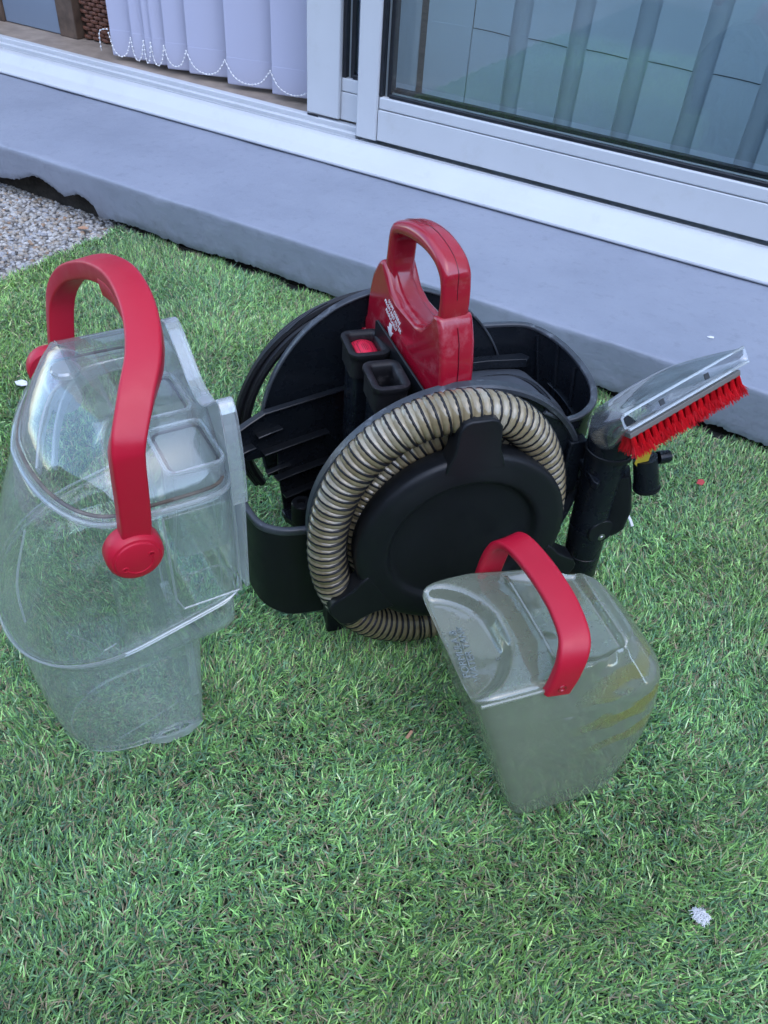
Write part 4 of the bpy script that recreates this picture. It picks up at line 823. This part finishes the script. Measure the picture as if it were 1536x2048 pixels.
for k in (.992, .975, .94) + tuple(np.linspace(.9, .05, 34)):
    row = []
    for x, y in top:
        X_, Y_ = -.02 + (x + .02) * k, .012 + y * k; z = topz(X_, Y_); b = max(0, (k - .96) / .04); row.append((X_, Y_, z * (1 - b) + b * .236))
    rows.append(row)
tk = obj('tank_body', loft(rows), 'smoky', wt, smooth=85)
obj('neck_rib', tube([(x, y, topz(x, y) + .0005) for x, y in crom([(-.036, .086), (-.034, .05), (-.033, .0), (-.034, -.045), (-.045, -.058)], 6)], .0022, 6), 'smoky', tk)
obj('corner_bead', tube([(-.131 + .078 * f, -.0735 - .0005 * math.sin(f * 3), .2365 + .002 * f) for f in np.linspace(0, 1, 14)], .0026, 8), 'smoky', tk)
t_ = text('lettering', 'FORMULA &\nWATER TANK', .0118, 'smoky_mark', tk, (-.116, .003, topz(-.118, .0) + .0040), (.12, 1, 0), (-1, .12, .12), extrude=.0012, space=.85)
text('tank_mark', '5', .009, 'smoky_mark', tk, (-.085, -.018, topz(-.085, -.018) + .0012), (.1, 1, 0), (-1, .1, .1), extrude=.0006)
hp = crom([(-.047, -.0745, .234), (-.043, -.0745, .256), (-.038, -.070, .280), (-.032, -.056, .295), (-.028, -.025, .301), (-.027, .008, .302), (-.028, .045, .300), (-.032, .078, .296), (-.037, .093, .285), (-.043, .099, .262), (-.047, .101, .226)], 6)
hs = obj('strap_handle', sweep(hp, rrect(.0158, .0056, .0040, 4), (1, 0, .28)), 'red', wt, smooth=55)
obj('handle_pin', lathe([(0, -.0005), (.0022, -.0005), (.0034, -.0018), (.0048, -.0020), (.0052, 0)], seg=18, axis='y', centre=(-.046, -.0795, .246)), 'red_gloss', hs)
# ================================================================ SMALL LITTER
def flake(name, px_, py_, z, pts, mat, th, **kw):
    return obj(name, plate(pts, [], lambda x, y, t: (px_ + x, py_ + y, z + t + .10 * x), 0, th), mat, bevel=th * .3, **kw)
flake('paint_flake', -1.236, .795, .004, [(-.016, -.004), (-.004, -.010), (.010, -.008), (.016, 0), (.006, .008), (-.010, .008)], 'white', .003, label='small white flake on the turf left of the clear tank', cat='flake')
flake('paint_chip', -.118, 1.593, .1245, [(-.007, -.002), (0, -.005), (.007, -.002), (.006, .003), (-.001, .004)], 'white', .0015, label='tiny white chip on the painted concrete step', cat='chip')
flake('petal', -.02, 1.278, .004, [(-.006, -.008), (.004, -.009), (.007, .002), (.002, .010), (-.006, .006)], 'red_flake', .0015, label='small dull red petal on the turf near the step', cat='petal')
flake('bark_bit', -.212, .527, .006, [(-.002, -.007), (.002, -.007), (.0025, .006), (-.0015, .007)], 'tan_flake', .0015, label='tiny orange brown bark bit on the turf before the cleaner', cat='bark')
flake('dead_leaf', -1.725, 1.415, -.016, [(-.016, -.006), (-.004, -.009), (.012, -.004), (.017, .004), (0, .008), (-.012, .006)], 'tan_flake', .002, label='brown dead leaf under the broken edge of the step', cat='leaf')
obj('tie_strip', tube([(-.112, 1.108, .006), (-.104, 1.101, .012), (-.096, 1.092, .010), (-.090, 1.088, .004)], .0026, 6), 'white', label='bent white plastic strip lying behind the hand tool', cat='strip')
fib = []
for k in range(150):
    a, r_ = random.uniform(0, 6.28), .0095 * math.sqrt(random.random()); x, y = .171 + r_ * math.cos(a), .504 + r_ * .8 * math.sin(a); h = .006 * (1 - (r_ / .0095) ** 2)
    b = random.uniform(0, 6.28); l = random.uniform(.002, .0045)
    fib.append(tube([(x - l * math.cos(b), y - l * math.sin(b), .006 + h * random.random()), (x, y, .009 + h * random.random()), (x + l * math.cos(b + .7), y + l * math.sin(b + .7), .006 + h * random.random())], .0004, 3))
obj('lint_tuft', join(*fib), 'white', smooth=0, label='white fluffy lint tuft on the turf at lower right', cat='lint')

# ---------------------------------------------------------------- bring the whole place to real size
Sm = Matrix.Scale(SCALE, 4)
for o in list(scene.objects):
    if o.parent is None:
        if o.type == 'CAMERA': o.location = o.location * SCALE
        elif o.type != 'LIGHT': o.matrix_basis = Sm @ o.matrix_basis
